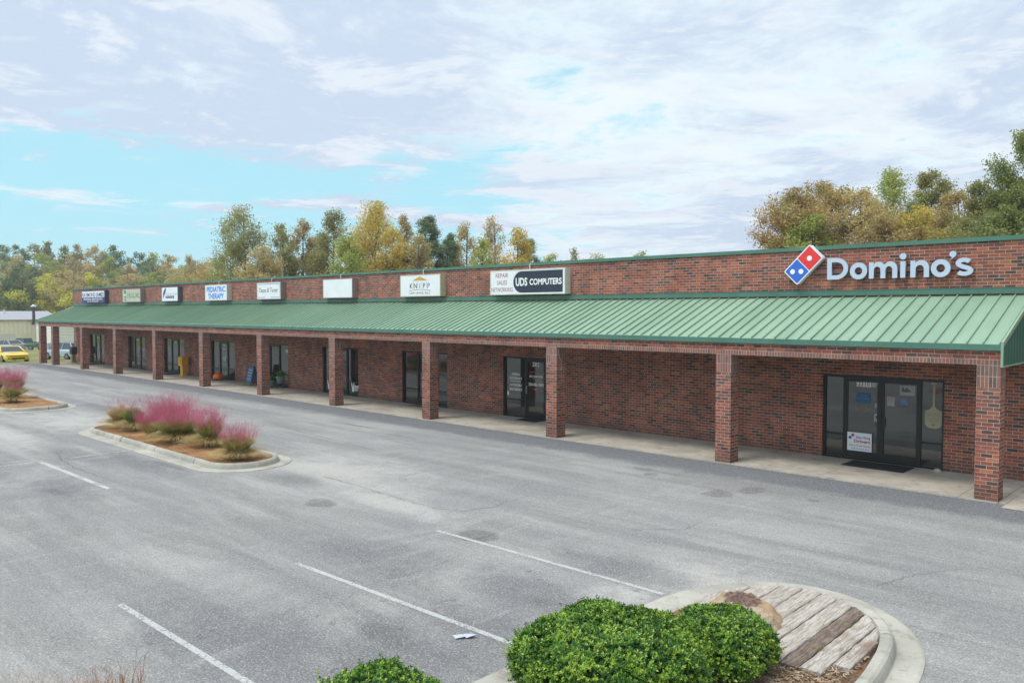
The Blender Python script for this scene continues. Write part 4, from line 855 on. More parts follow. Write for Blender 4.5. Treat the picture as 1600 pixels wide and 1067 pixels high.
# ------------------------------------------------------------------ bushes
BUSH = leafmat('bush_leaf', [(.010, .036, .008), (.022, .075, .012), (.05, .145, .02), (.10, .24, .03), (.24, .34, .06)], .22, 9, .45, .35)
BUSHT = leafmat('bush_tip', [(.16, .34, .03), (.30, .48, .05), (.46, .52, .09)], .3, 4, .35, .5)
BARK = plain('bark', (.10, .075, .055), .95, 0, .3, 12, bumpk=.6)
def bush(c, rx, ry, h, n, label, seed):
    g = np.random.default_rng(seed); t = thing('clipped_bush', label, 'bush', c, 'clipped evergreen bushes')
    k = n; u = g.normal(size=(k, 3)); u /= np.linalg.norm(u, axis=1)[:, None]; u[:, 2] = np.where(u[:, 2] < -.35, -u[:, 2], u[:, 2])
    lump = .985 + .05 * np.sin(u[:, 0] * 6 + seed) * np.cos(u[:, 1] * 5) + .03 * np.sin(u[:, 2] * 11 + u[:, 0] * 9) + .025 * np.sin(u[:, 0] * 17 + 2 * seed) * np.sin(u[:, 1] * 19)
    gap = np.sin(u[:, 0] * 23 + seed) * np.sin(u[:, 1] * 19 + 1.3 * seed) * np.sin(u[:, 2] * 21); depth = 1 - .10 * (gap > .35) - np.abs(g.normal(0, .065, k)) + .035 * g.normal(0, 1, k) * (g.uniform(0, 1, k) < .25); rad = lump * depth * np.where(g.uniform(0, 1, k) < .035, g.uniform(1.03, 1.09, k), 1.)
    hz = h * .58; pz = c[2] + h * .42
    # superellipsoid gives the clipped look
    e = (np.abs(u) ** 2.6).sum(1) ** (-1 / 2.6)
    P = np.stack([c[0] + u[:, 0] * rx * rad * e, c[1] + u[:, 1] * ry * rad * e, pz + u[:, 2] * hz * rad * e], 1); P[:, 2] = np.maximum(P[:, 2], c[2] + .03)
    # sprigs: each sprig carries 5 leaves around an upward/outward axis
    ax = u + np.array([0, 0, .55]) + g.normal(0, .35, (k, 3)); ax /= np.linalg.norm(ax, axis=1)[:, None]
    out = []; midx = []
    ref = g.normal(size=(k, 3)); s1 = np.cross(ax, ref); s1 /= np.linalg.norm(s1, axis=1)[:, None]; s2 = np.cross(ax, s1)
    isTip = (depth > .94) & (g.uniform(0, 1, k) < .30 + .35 * (np.sin(u[:, 0] * 7 + seed) * np.cos(u[:, 1] * 8 + u[:, 2] * 5) > .2))
    for j in range(6):
        a = j * 2.4 + g.uniform(-.4, .4, k); rdir = s1 * np.cos(a)[:, None] + s2 * np.sin(a)[:, None]; L = g.uniform(.017, .036, k)[:, None]; wd = L * .30
        d = ax * .62 + rdir * .78; st = P + ax * (j * .0065); sd = np.cross(d, rdir + ax * .3); sd /= np.linalg.norm(sd, axis=1)[:, None]
        nrm = np.cross(d, sd)
        A = st; B = st + d * L * .5 + sd * wd + nrm * .1 * L; Cc = st + d * L; D = st + d * L * .5 - sd * wd + nrm * .1 * L
        out.append(np.stack([A, B, Cc, D], 1)); midx.append(isTip.astype(int))
    V = np.concatenate(out).reshape(-1, 3); np_mesh('foliage', V, 4, [BUSH, BUSHT], t, np.concatenate(midx))
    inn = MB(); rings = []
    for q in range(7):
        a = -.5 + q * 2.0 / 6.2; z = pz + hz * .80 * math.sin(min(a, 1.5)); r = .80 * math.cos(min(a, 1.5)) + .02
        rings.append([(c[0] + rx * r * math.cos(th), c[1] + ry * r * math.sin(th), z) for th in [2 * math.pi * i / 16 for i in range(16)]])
    inn.loft(rings); inn.build('inner_shade', plain('bush_inner_dark', (.012, .022, .008), .95), t)  # solid core, its near-black colour stands in for shade between the leaves
    st = MB()
    for q in range(5): a = q * 1.26; st.tube([(c[0] + .05 * math.cos(a), c[1] + .05 * math.sin(a), c[2] - .03), (c[0] + .3 * rx * math.cos(a), c[1] + .3 * ry * math.sin(a), c[2] + h * .5)], [.02, .012], 6)
    st.build('stem', BARK, t)
bush((-.28, -12.35, .02), .92, .92, .79, 25000, 'largest clipped green bush in the foreground', 3)
bush((.20, -10.97, .02), .54, .56, .60, 11000, 'darker clipped bush behind the largest one, next to the boulder', 5)
bush((-.84, -14.84, .02), .60, .55, .88, 5000, 'clipped bush at the bottom edge whose top alone shows', 8)

# ------------------------------------------------------------------ pink muhly grass
GBL = leafmat('muhly_blade', [(.12, .14, .03), (.30, .29, .07), (.52, .44, .16), (.66, .55, .27)], .25, 6, .7)
GGR = leafmat('muhly_green', [(.09, .14, .03), (.24, .28, .06), (.44, .41, .13), (.62, .54, .26)], .25, 6, .7)
GTA = leafmat('muhly_tan', [(.30, .22, .08), (.52, .40, .17), (.66, .54, .28)], .25, 6, .7)
PINK = leafmat('muhly_plume', [(.44, .20, .19), (.48, .10, .17), (.64, .17, .27), (.76, .36, .43)], .5, 2.2, .8)
DRY = leafmat('dry_plume', [(.42, .32, .24), (.56, .40, .30), (.62, .34, .28)], .4, 5, .8)
def grass_clump(c, h, r, npink, label, seed, bl=GBL, pk=PINK, nb=1500, hr=.20, w=.010, skirt=True, group='clumps of pink muhly grass'):
    g = np.random.default_rng(seed); t = thing('ornamental_grass', label, 'ornamental grass', c, group)
    V, _ = blades(c, int(nb * 1.3), h * .84, .85 * r / h * 1.35, w * 1.25, .35, seed, r * .18); 
    np_mesh('blades', V, 4, [bl], t)
    if skirt:
        V, _ = blades(c, int(nb * 1.2), h * .55, 1.7, w * 1.2, .75, seed + 1, r * .2); np_mesh('dry_skirt', V, 4, [GTA], t)
    if npink:
        ns = max(40, npink // 14); V, tips = blades(c, ns, h * 1.05, r / h * 1.1, .006, .12, seed + 2, r * .15, 5, .35)
        k = npink; idx = (ns * g.uniform(0, 1, k) ** 1.25).astype(int) % ns; f = (.60 + .44 * g.beta(1.4, 1.4, k))[:, None]; b0 = np.array(c)
        P = b0 + (tips[idx] - b0) * np.concatenate([f ** 1.25, f ** 1.25, f], 1); P += g.normal(0, .045, (k, 3))
        d = g.normal(0, .5, (k, 3)) + np.array([0, 0, 1.]) + (tips[idx] - b0) * .8; d /= np.linalg.norm(d, axis=1)[:, None]; L = g.uniform(.06, .16, k)[:, None]
        s = np.cross(d, g.normal(size=(k, 3))); s /= np.linalg.norm(s, axis=1)[:, None]; ww = w * hr
        Q = np.stack([P - s * ww, P + s * ww, P + d * L + s * ww * .4, P + d * L - s * ww * .4], 1).reshape(-1, 3)
        np_mesh('plumes', np.concatenate([V, Q]), 4, [pk], t)
grass_clump((-14.95, -8.86, .09), 1.0, .60, 1900, 'pink grass clump standing alone at the right end of the middle bed', 11)
grass_clump((-17.3, -8.5, .09), 1.18, .52, 2500, 'pink grass clump with a green foot, second from the right end', 12, GGR)
grass_clump((-18.8, -8.75, .1), 1.12, .88, 5200, 'widest pink grass clump with a dark green body in the middle bed', 13, GGR, nb=2600)
grass_clump((-20.3, -8.35, .1), 1.30, .80, 5200, 'tall hazy pink grass clump left of the widest one', 14, GGR, nb=1200)
grass_clump((-20.2, -9.0, .1), .85, .5, 2600, 'low pink grass clump leaning over the front of the middle bed', 15, nb=600, skirt=False)
grass_clump((-22.0, -8.8, .09), 1.12, .42, 450, 'narrow green grass clump with a few pink stalks', 16, leafmat('fresh_green', [(.07, .17, .03), (.15, .27, .05), (.30, .34, .09)], .25, 6))
grass_clump((-23.2, -8.75, .09), 1.05, .6, 380, 'straw coloured grass clump at the left end of the middle bed', 17, GTA)
grass_clump((-33.9, -9.25, .09), 1.0, .46, 900, 'green and straw grass clump at the right end of the far bed', 18, GGR)
grass_clump((-35.8, -8.7, .1), 1.45, .58, 3600, 'tall bright pink grass clump in the far bed', 19, GGR)
grass_clump((-37.0, -9.2, .1), 1.35, .65, 3500, 'pink grass clump at the left edge of the picture', 20, GGR)
PALE = leafmat('pale_straw', [(.46, .38, .30), (.62, .54, .45), (.70, .56, .47)], .3, 9, .8)
def tuft(px, col, label, seed, h=1.08, zc=6.3, n=110, spread=.30, w=.010):
    f = (-.692, .7214); r = (.7214, .692); l = (px - 800) / 1245 * zc
    c = (4.526 + f[0] * zc + r[0] * l, -18.819 + f[1] * zc + r[1] * l, 0)
    t = thing('ornamental_grass', label, 'ornamental grass', c, 'dry grass clumps at the bottom left corner')
    V, tips = blades(c, n, h, spread, w, .0, seed, .06, 4, .28); np_mesh('blades', V, 4, [col], t)
    V, _ = blades(c, 160, h * .55, .8, .008, .5, seed + 1, .08); np_mesh('dry_skirt', V, 4, [GTA], t)
    g = np.random.default_rng(seed); k = 420; idx = g.integers(0, n, k); ft = g.uniform(.72, 1, k)[:, None]; b0 = np.array(c); P = b0 + (tips[idx] - b0) * np.concatenate([ft ** 1.5, ft ** 1.5, ft], 1)
    d = (tips[idx] - b0) * .9 + g.normal(0, .28, (k, 3)); d /= np.linalg.norm(d, axis=1)[:, None]; s_ = np.cross(d, g.normal(size=(k, 3))); s_ /= np.linalg.norm(s_, axis=1)[:, None]; L = g.uniform(.04, .11, k)[:, None]
    Q = np.stack([P - s_ * .0025, P + s_ * .0025, P + d * L + s_ * .001, P + d * L - s_ * .001], 1).reshape(-1, 3); np_mesh('plumes', Q, 4, [col], t)
tuft(0, PALE, 'dry grass tips in the very corner, bottom left', 31, 1.06, n=140); tuft(34, PALE, 'pale dry grass tips, widest of the corner clumps', 32, 1.04, n=120, spread=.22); tuft(74, PALE, 'pale sparse dry grass tips between two fuller clumps', 33, 1.04, n=80, spread=.24); tuft(110, leafmat('rosy_straw', [(.50, .30, .24), (.62, .42, .34), (.64, .52, .42)], .3, 9, .8), 'thin rosy dry grass tips beside the brown clump', 35, 1.06, n=50, spread=.14)
tuft(168, leafmat('dry_brown', [(.16, .07, .03), (.36, .16, .07), (.50, .30, .18)], .3, 6), 'brown upright dry grass right of the pale tips', 34, 1.12, n=170, spread=.24)
mb = MB(); mb.slab([(-1.7, -16.3), (-1.7, -18.8), (-8, -21), (-8, -18.3), (-4.8, -17.0)], -.05, .0); tag(mb.build('verge', MULCH), kind='structure')

def inside(poly, x, y):
    c = False; j = len(poly) - 1
    for i in range(len(poly)):
        (xa, ya), (xb, yb) = poly[i], poly[j]
        if (ya > y) != (yb > y) and x < (xb - xa) * (y - ya) / (yb - ya) + xa: c = not c
        j = i
    return c
NBED = inset(bed, .07)
def scatter(name, region, n, L, w, m, z0, seed, kindlabel):
    g = np.random.default_rng(seed); pts = []
    while len(pts) < n:
        x, y = g.uniform(region[0], region[1]), g.uniform(region[2], region[3])
        if region[4](x, y): pts.append((x, y))
    P = np.array(pts); a = g.uniform(0, np.pi, n); d = np.stack([np.cos(a), np.sin(a), g.normal(0, .12, n)], 1) * (g.uniform(.4, 1, n) * L)[:, None] / 2; s = np.stack([-np.sin(a), np.cos(a), 0 * a], 1) * w / 2
    C = np.stack([P[:, 0], P[:, 1], z0(P[:, 0], P[:, 1]) + g.uniform(.004, .03, n)], 1)
    V = np.stack([C - d - s, C - d + s, C + d + s, C + d - s], 1).reshape(-1, 3); o = np_mesh(name, V, 4, [m]); tag(o, kindlabel, 'ground litter', kind='stuff')
CHIP = leafmat('wood_chip', [(.10, .06, .035), (.26, .17, .10), (.42, .32, .22), (.50, .40, .30)], .0, 8, .9)
STR = leafmat('pine_straw', [(.26, .09, .035), (.38, .17, .06), (.48, .33, .15), (.42, .35, .28)], .1, 2, .9)
scatter('wood_chips', (-1.15, 1.3, -12.6, -8.2, lambda x, y: (y < -10.1 or x > 1.05 or x < -.95) and inside(NBED, x, y)), 5200, .075, .012, CHIP, lambda x, y: .03 + 0 * x, 5, 'shredded brown wood chip mulch in the near bed')
scatter('pine_straw', (-24, -14.3, -9.45, -8.0, lambda x, y: abs((x + 19.15) / 5.1) ** 6 + abs((y + 8.73) / .75) ** 4 < 1), 9000, .17, .007, STR, lambda x, y: .085 + 0 * x, 6, 'reddish pine straw covering the middle bed')
scatter('pine_straw', (-37, -31.2, -9.9, -8.0, lambda x, y: x < -31.6 or y > -9.4), 3500, .17, .008, STR, lambda x, y: .085 + 0 * x, 7, 'reddish pine straw covering the far bed')
def seamtufts():
    g = MB(); Vs = []
    for k, (x, y, s) in enumerate([(-.14, -8.5, .7), (-.14, -8.75, .7), (-.13, -8.35, .6), (.12, -8.45, .6), (.13, -8.7, .8), (.12, -8.95, .6), (.36, -8.3, .5), (.62, -9.15, .9), (.84, -9.0, 1.1), (1.06, -8.95, .8), (.83, -9.9, 1.1), (1.05, -9.7, .8), (-.42, -8.25, .6), (.37, -8.6, .5)]):
        V, _ = blades((x, y, .06), 34, .085 * s, 1.3, .006, .4, 50 + k, .035, 3); Vs.append(V)
    o = np_mesh('weeds', np.concatenate(Vs), 4, [leafmat('weed', [(.10, .12, .03), (.24, .24, .06), (.38, .34, .14)], .2, 6)]); tag(o, 'yellow green weeds growing in the seams between the boards', 'weeds', kind='stuff')
seamtufts()

# ------------------------------------------------------------------ trees
F3 = np.array([-.69163, .72112, 0]); R3 = np.array([.72152, .69238, 0])
def tree(px, ytop, wpx, zc, shape, lm, label, seed, n=3600, leaf=.26, base=.2, dens=1., cat='tree', group='trees behind the shops', name='broadleaf_tree', ground_h=0.):
    g = np.random.default_rng(seed); rs = random.Random(seed); x, y = place(px, zc); H = 3.96 + (488 - ytop) / 1245 * zc; Rr = wpx * .62 / 1245 * zc * {'ovate': 1.55, 'bare': 1.35, 'pine': 1.25, 'round': 1.22}[shape]
    t = thing(name, label, cat, (x, y, 0), group)
    trunk = MB(); lean = (rs.uniform(-.02, .02) * H, rs.uniform(-.02, .02) * H); tr = .012 * H + .06
    axis = lambda q: np.array([x + lean[0] * q + .03 * H * math.sin(q * 5 + seed) * .3, y + lean[1] * q, H * q])
    trunk.tube([tuple(axis(q)) for q in (0, .15, .3, .5, .7, .85, .97)], [tr * 1.25, tr, tr * .85, tr * .62, tr * .4, tr * .22, .02], 7)
    def prof(q):                      # crown radius by height fraction (0 base - 1 top)
        if shape in ('ovate', 'bare'): return (1 - q) ** .72 * (.62 + .38 * min(1, q * 3.5)) * (.86 + .22 * math.sin(q * 9 + seed)) + .03
        if shape == 'pine': return max(.12, (1 - q) ** .6) * (.6 + .4 * min(1, q * 4)) * (.78 + .4 * abs(math.sin(q * 11 + seed)))
        return (math.sqrt(max(0, 1 - (2 * q - .85) ** 2 * .86)) ** .9) * (.85 + .2 * math.sin(q * 7 + seed * 1.7)) + .05      # round
    steep = {'ovate': 1.05, 'bare': 1.5, 'pine': .12, 'round': .5}[shape]
    nl = int({'ovate': 46, 'bare': 40, 'pine': 44, 'round': 44}[shape] * (1.3 if wpx > 85 else 1)); segs = []
    for i in range(nl):
        q = ((i + rs.random()) / nl) ** .92; hz = base + (1 - base) * q; a = rs.random() * 2 * math.pi + i * 2.4
        L = Rr * prof(q) * rs.uniform(.70, 1.15); rise = steep * L * rs.uniform(.7, 1.2)
        z1 = hz * H; z0 = max(.06 * H, z1 - rise); s0 = axis(min(.95, z0 / H)); c1 = axis(min(1., hz)); e = np.array([c1[0] + math.cos(a) * L, c1[1] + math.sin(a) * L, z1 + rs.uniform(-.02, .02) * H * (1 - q)])
        m1 = s0 + (e - s0) * .5 + np.array([math.cos(a), math.sin(a), -.5]) * .08 * L; r0 = .015 + .014 * L
        trunk.tube([tuple(s0), tuple(m1), tuple(e)], [r0, r0 * .6, .010], 5)
        segs.append((m1, e, L * .5, q))
        for k in range(7):
            f = rs.uniform(.25, .98); b0 = s0 + (e - s0) * f; a2 = a + rs.uniform(-1.3, 1.3); l2 = (L * rs.uniform(.16, .40) + .25) * (1.15 - .4 * f); e2 = b0 + np.array([math.cos(a2) * l2, math.sin(a2) * l2, rs.uniform(.1, .9) * l2 * (1 if shape != 'pine' else .4)])
            if k < 4: trunk.tube([tuple(b0), tuple(e2)], [r0 * .35, .006], 4)
            segs.append((b0, e2, l2, q))
    trunk.build('trunk', BARK, t)
    S0 = np.array([s_[0] for s_ in segs]); E = np.array([s_[1] for s_ in segs]); LL = np.array([s_[2] for s_ in segs]); QQ = np.array([s_[3] for s_ in segs])
    thin = {'ovate': .62, 'bare': .3, 'pine': .1, 'round': .35}[shape]; rv = g.uniform(.35, 1.3, len(segs)); wgt = (LL + .25) * (1 - thin * QQ) * rv; wgt /= wgt.sum()
    idx = g.choice(len(segs), int(n * dens), p=wgt); f = g.beta(1.7, .8, len(idx))[:, None]
    sg = {'pine': .035}.get(shape, .045) * Rr + .10
    P = S0[idx] + (E - S0)[idx] * f + np.clip(g.normal(0, 1, (len(idx), 3)), -1.6, 1.6) * sg; P[:, 2] = np.clip(P[:, 2], .3, H * 1.02)
    k = len(P); nrm = g.normal(0, 1, (k, 3)) + np.array([0, 0, .7]); nrm /= np.linalg.norm(nrm, axis=1)[:, None]; s1 = np.cross(nrm, g.normal(0, 1, (k, 3))); s1 /= np.linalg.norm(s1, axis=1)[:, None]; s2 = np.cross(nrm, s1)
    Ls = (leaf * g.uniform(.5, 1.15, k) / 2)[:, None]; ws = Ls * (.62 if shape != 'pine' else .3)
    V = np.stack([P - s1 * Ls, P + s2 * ws, P + s1 * Ls, P - s2 * ws], 1).reshape(-1, 3); np_mesh('crown', V, 4, [lm], t)
    return t
def TG(nm, c, tr=.42, ns=.35):      # autumn leaf colours with a slight pull towards a shared olive straw
    k = (.40, .38, .15); return leafmat(nm, [tuple(min(.8, (v * 1.95) * .74 + kk * .26) for v, kk in zip(q, k)) for q in c], tr, ns, .6)
L_OLIVE = TG('leaf_olive', [(.08, .09, .03), (.16, .16, .05), (.26, .23, .08)]); L_BROWN = TG('leaf_brown_tree', [(.13, .09, .045), (.24, .17, .07), (.32, .24, .10)])
L_GOLD = TG('leaf_gold', [(.20, .17, .035), (.36, .27, .05), (.48, .33, .06)]); L_YEL = TG('leaf_yellow', [(.22, .24, .035), (.42, .40, .05), (.60, .48, .06)])
L_GREEN = TG('leaf_green', [(.05, .08, .025), (.10, .14, .035), (.19, .20, .055)]); L_PINE = TG('leaf_pine', [(.022, .055, .028), (.045, .095, .045), (.08, .14, .055)], .15)
L_RUST = TG('leaf_rust', [(.13, .14, .045), (.24, .165, .06), (.33, .16, .065)], .3, .5); L_TAN = TG('leaf_tan', [(.20, .16, .08), (.32, .25, .11), (.40, .30, .13)]); L_YG = TG('leaf_yellowgreen', [(.10, .15, .03), (.20, .24, .05), (.32, .31, .07)])
MID = [ # px, ytop, width, zc, shape, leaf, label, n, density name
    (385, 328, 92, 78, 'ovate', L_OLIVE, 'tall sparse olive tree, first of the tall ones behind the roof', 4200, .2), (446, 355, 48, 76, 'ovate', L_OLIVE, 'narrow olive tree right of the tall sparse one', 2000, .2), (476, 348, 46, 80, 'ovate', L_BROWN, 'narrow brown tree beside the narrow olive tree', 2300, .2),
    (521, 333, 64, 78, 'ovate', L_OLIVE, 'grey green tapering tree left of the golden tree', 3600, .15), (583, 322, 106, 76, 'ovate', L_GOLD, 'largest golden yellow tree behind the roof', 7200, .1), (634, 341, 38, 84, 'ovate', L_BROWN, 'thin brown tree touching the golden tree', 1900, .2),
    (612, 362, 60, 72, 'ovate', L_GOLD, 'smaller golden tree on the right flank of the largest one', 3000, .1), (667, 341, 62, 74, 'pine', L_PINE, 'dark green pine rising behind the roof', 6000, .15), (700, 370, 40, 74, 'pine', L_PINE, 'small dark pine against the larger pine', 3200, .15),
    (731, 352, 50, 76, 'ovate', L_TAN, 'thin yellow tan tree right of the pines', 1500, .2), (752, 378, 40, 72, 'ovate', L_YG, 'low yellow green tree between the thin ones', 1600, .15), (772, 345, 52, 80, 'bare', L_TAN, 'nearly bare round tree with fine twigs', 850, .3),
    (808, 363, 54, 74, 'ovate', L_GOLD, 'low gold tree left of the last small pine', 2300, .15), (828, 376, 34, 78, 'pine', L_PINE, 'small pine at the end of the tall row', 2000, .2), (868, 400, 36, 90, 'round', L_YG, 'treetop just clearing the coping left of the thin treetop', 700, .3),
    (893, 391, 20, 90, 'ovate', L_OLIVE, 'thin treetop peeping over the coping', 420, .3), (928, 400, 40, 95, 'round', L_YG, 'low treetop right of the thin one over the coping', 600, .3), (1005, 396, 34, 95, 'round', L_YG, 'last small treetop over the middle of the coping', 600, .3),
    (655, 372, 46, 70, 'ovate', L_TAN, 'tan tree in front of the dark pine', 1500, .15), (548, 372, 60, 70, 'ovate', L_YG, 'yellow green tree low in front of the golden tree', 2600, .1), (415, 388, 60, 72, 'ovate', L_TAN, 'low tan tree between olive trees', 2200, .1), (362, 392, 50, 86, 'round', L_YG, 'low yellow green tree under the tall sparse one', 1800, .1), (500, 376, 44, 84, 'ovate', L_BROWN, 'brown tree filling the gap left of the grey green one', 1800, .1),
    (335, 408, 66, 96, 'ovate', L_TAN, 'tan tree at the start of the tall row', 2300, .1), (305, 412, 56, 100, 'ovate', L_BROWN, 'brown tree left of the tall row', 2200, .1)]
for i, (px, yt, w, zc, sh, lm, lab, n, bs) in enumerate(MID):
    tree(px, yt, w * 1.2, zc, sh, lm, lab, 100 + i, int(n * 8.4), .215, bs, name='pine_tree' if sh == 'pine' else 'broadleaf_tree')
RIGHT = [(1240, 304, 92, 46, 'round', L_RUST, 'rusty orange rounded tree left of the near treetops', 9000, .30), (1292, 289, 84, 48, 'round', L_RUST, 'tree with orange red top behind the emblem sign', 6500, .30), (1340, 304, 84, 46, 'round', L_TAN, 'tan brown tree between the orange and the yellow green one', 6500, .28),
    (1394, 271, 86, 50, 'ovate', L_YG, 'tall yellow green tree above the channel letters', 7500, .28), (1452, 273, 40, 50, 'round', L_OLIVE, 'thin tree with a grey green tufted top', 3600, .5), (1492, 303, 56, 46, 'round', L_BROWN, 'brown tree left of the big green one', 4200, .25),
    (1536, 290, 66, 44, 'round', L_OLIVE, 'olive brown tree against the big green tree', 6500, .25), (1604, 212, 128, 42, 'round', L_GREEN, 'big green tree at the right edge', 34000, .15), (1440, 330, 70, 44, 'round', L_GOLD, 'low gold tree behind the coping', 4600, .2), (1568, 330, 60, 40, 'round', L_GREEN, 'low dark green tree at the foot of the big one', 5200, .2), (1270, 345, 80, 44, 'round', L_YG, 'low yellow green tree behind the emblem', 5000, .2), (1375, 345, 80, 43, 'round', L_BROWN, 'low brown tree under the yellow green one', 5000, .2), (1500, 350, 70, 41, 'round', L_OLIVE, 'low olive tree behind the right end of the letters', 4600, .2)]
for i, (px, yt, w, zc, sh, lm, lab, n, bs) in enumerate(RIGHT): tree(px, yt, w * 1.22, zc, sh, lm, lab, 200 + i, int(n * 6.0), .145, bs, group='trees behind the near end of the shops')
LEFT = []
tops = [(8, 384, 46, L_PINE, 'pine'), (30, 385, 40, L_PINE, 'pine'), (56, 384, 44, L_OLIVE, 'round'), (76, 380, 30, L_OLIVE, 'ovate'), (104, 388, 34, L_OLIVE, 'ovate'), (124, 385, 36, L_BROWN, 'ovate'), (151, 386, 46, L_TAN, 'round'), (182, 387, 44, L_PINE, 'round'), (215, 398, 46, L_PINE, 'round'), (243, 398, 40, L_YG, 'ovate'), (264, 402, 44, L_TAN, 'round'), (296, 402, 40, L_BROWN, 'ovate'), (323, 412, 40, L_TAN, 'round'), (-14, 390, 50, L_OLIVE, 'round')]
midr = [(30, 402, 50, L_TAN, 'ovate'), (68, 400, 50, L_YG, 'round'), (90, 412, 46, L_BROWN, 'round'), (113, 402, 54, L_TAN, 'ovate'), (140, 416, 50, L_TAN, 'round'), (172, 405, 50, L_YG, 'ovate'), (200, 415, 44, L_TAN, 'round'), (232, 414, 48, L_PINE, 'round'), (262, 418, 50, L_TAN, 'round'), (290, 420, 46, L_YG, 'round'), (8, 412, 60, L_YG, 'round'), (55, 420, 44, L_BROWN, 'round')]
fr = [(37, 414, 40, L_PINE, 'round'), (74, 432, 60, L_YEL, 'round'), (5, 440, 56, L_YEL, 'round'), (140, 430, 36, L_YEL, 'round'), (110, 426, 44, L_TAN, 'round'), (30, 450, 44, L_GREEN, 'round'), (176, 430, 44, L_GREEN, 'round'), (106, 455, 50, L_YEL, 'round'), (205, 432, 46, L_TAN, 'round'), (240, 430, 50, L_YG, 'round'), (280, 436, 50, L_TAN, 'round'), (52, 468, 40, L_GREEN, 'round'), (-20, 425, 50, L_GREEN, 'round')]
nm = {id(L_PINE): 'dark evergreen', id(L_OLIVE): 'olive', id(L_BROWN): 'brown', id(L_TAN): 'tan', id(L_YG): 'yellow green', id(L_YEL): 'bright yellow', id(L_GREEN): 'green'}
ordw = ['at the left edge', 'above the blue car', 'above the yellow car', 'over the stovepipe', 'left of the canopy corner', 'over the canopy corner', 'just left of the navy sign', 'above the navy sign', 'above the tan sign', 'above the quill sign', 'right of the quill sign', 'left of the pediatric sign', 'above the pediatric sign']
used = set(); 
for row, (lst, z, words, n, bs) in enumerate(((tops, 178, 'back row', 1900, .15), (midr, 168, 'middle row', 2000, .08), (fr, 159, 'front row', 2600, .04))):
    for i, (px, yt, w, lm, sh) in enumerate(lst):
        o = ordw[max(0, min(12, int(px / 25)))]; lab = f'{nm[id(lm)]} tree in the {words} of the wood {o}'
        if lab in used: lab = f'second {lab}'
        used.add(lab); tree(px, yt, w * 1.12, z + (i * 37 % 7), sh, lm, lab, 300 + row * 30 + i, int(n * 4.8), .47 - .04 * row, bs, group='trees of the far wood')
# wooded undergrowth below the crowns
g = np.random.default_rng(77); k = 9000; P = []
pxs = g.uniform(-80, 360, k); zs = g.uniform(157, 182, k); l = (pxs - 800) / 1245 * zs; yaw = R(43.825)
X = CAM[0] - math.sin(yaw) * zs + math.cos(yaw) * l; Y = CAM[1] + math.cos(yaw) * zs + math.sin(yaw) * l; Z = -2 + g.uniform(0, 6, k) * g.uniform(.3, 1, k)
Pn = np.stack([X, Y, Z], 1); a = g.normal(0, 1, (k, 3)); a /= np.linalg.norm(a, axis=1)[:, None]; b = np.cross(a, g.normal(0, 1, (k, 3))); b /= np.linalg.norm(b, axis=1)[:, None]
V = np.stack([Pn - a * .7, Pn + b * .5, Pn + a * .7, Pn - b * .5], 1).reshape(-1, 3); tag(np_mesh('undergrowth', V, 4, [L_GREEN]), 'dark green undergrowth below the trees of the far wood', 'undergrowth', kind='stuff')

# ------------------------------------------------------------------ metal building and cars beyond the far end
def siding(name, col, per, horiz=False):
    def f(n, b, o):
        P = n.sep(n.pos()); u = P[2] if horiz else P[1]; fr_ = n.m('FRACT', n.m('DIVIDE', u, per)); rib = n.rng(n.m('ABSOLUTE', n.m('SUBTRACT', fr_, .5)), .36, .46)
        n.put(b.inputs['Base Color'], n.mix(n.rng(n.noise(n.pos(), .6, 5), .3, .7), tuple(x * .93 for x in col), col)); n.put(b.inputs['Normal'], n.bump(rib, .9, .06)); b.inputs['Roughness'].default_value = .5
    return mat(name, f)
X1, Y1, Z0 = -139., 24.4, -1.95
mbd = thing('metal_shed', 'long cream metal shed with low grey roof beyond the shops', 'building', (X1 - 8, 5, Z0))
x0, x1, y0, y1 = X1 - 17, X1, -22, Y1
m = MB(); m.box(x0, x1, y0, y1, Z0 - .2, 2.55); m.build('wall', siding('cream_siding', (.80, .74, .53), .62), mbd)
m = MB(); xm = (x0 + x1) / 2; m.add([(x0 - .2, y0 - .2, 2.56), (x1 + .2, y0 - .2, 2.56), (x1 + .2, y1 + .2, 2.56), (x0 - .2, y1 + .2, 2.56), (xm, y0 - .2, 3.95), (xm, y1 + .2, 3.95)], [(0, 3, 5, 4), (1, 4, 5, 2), (0, 4, 1), (2, 5, 3), (0, 1, 2, 3)]); rf = m.build('roof', siding('grey_shed_roof', (.36, .37, .40), .8), mbd)
m = MB(); m.box(x1 + .2, x1 + .27, y0 - .2, y1 + .2, 2.42, 2.62); m.build('eave_trim', flat('eave_brown', (.36, .31, .2)), mbd)
m = MB(); m.box(x1, x1 + .04, 11, 15.2, Z0, .35); m.build('door', flat('shed_door', (.30, .33, .31)), mbd); m = MB(); m.box(x1, x1 + .03, 15.5, 17.6, Z0, .4); m.build('door', flat('shed_door_pale', (.62, .60, .52)), mbd)
m = MB(); m.tube([(x1 + .3, 20.0, 1.95), (x1 + .6, 20.05, 2.1), (x1 + .6, 20.05, 4.55)], .22, 8); m.build('flue_pipe', flat('dark_flue', (.06, .045, .04)), mbd)
m = MB(); m.lathe([(.15, 4.55), (.42, 4.62), (.42, 4.78), (.08, 5.0)], (x1 + .6, 20.05, 0), 10); m.build('flue_cap', ALU, mbd)
m = MB(); m.tube([(x1 - 6, 17.6, 3.3), (x1 - 6, 17.6, 4.15)], .16, 7); m.build('roof_vent', flat('vent_white', (.6, .6, .58)), mbd)
wb = thing('white_sided_building', 'white building with horizontal siding seen between the far pillars', 'building', (-130, 25, -1.7))
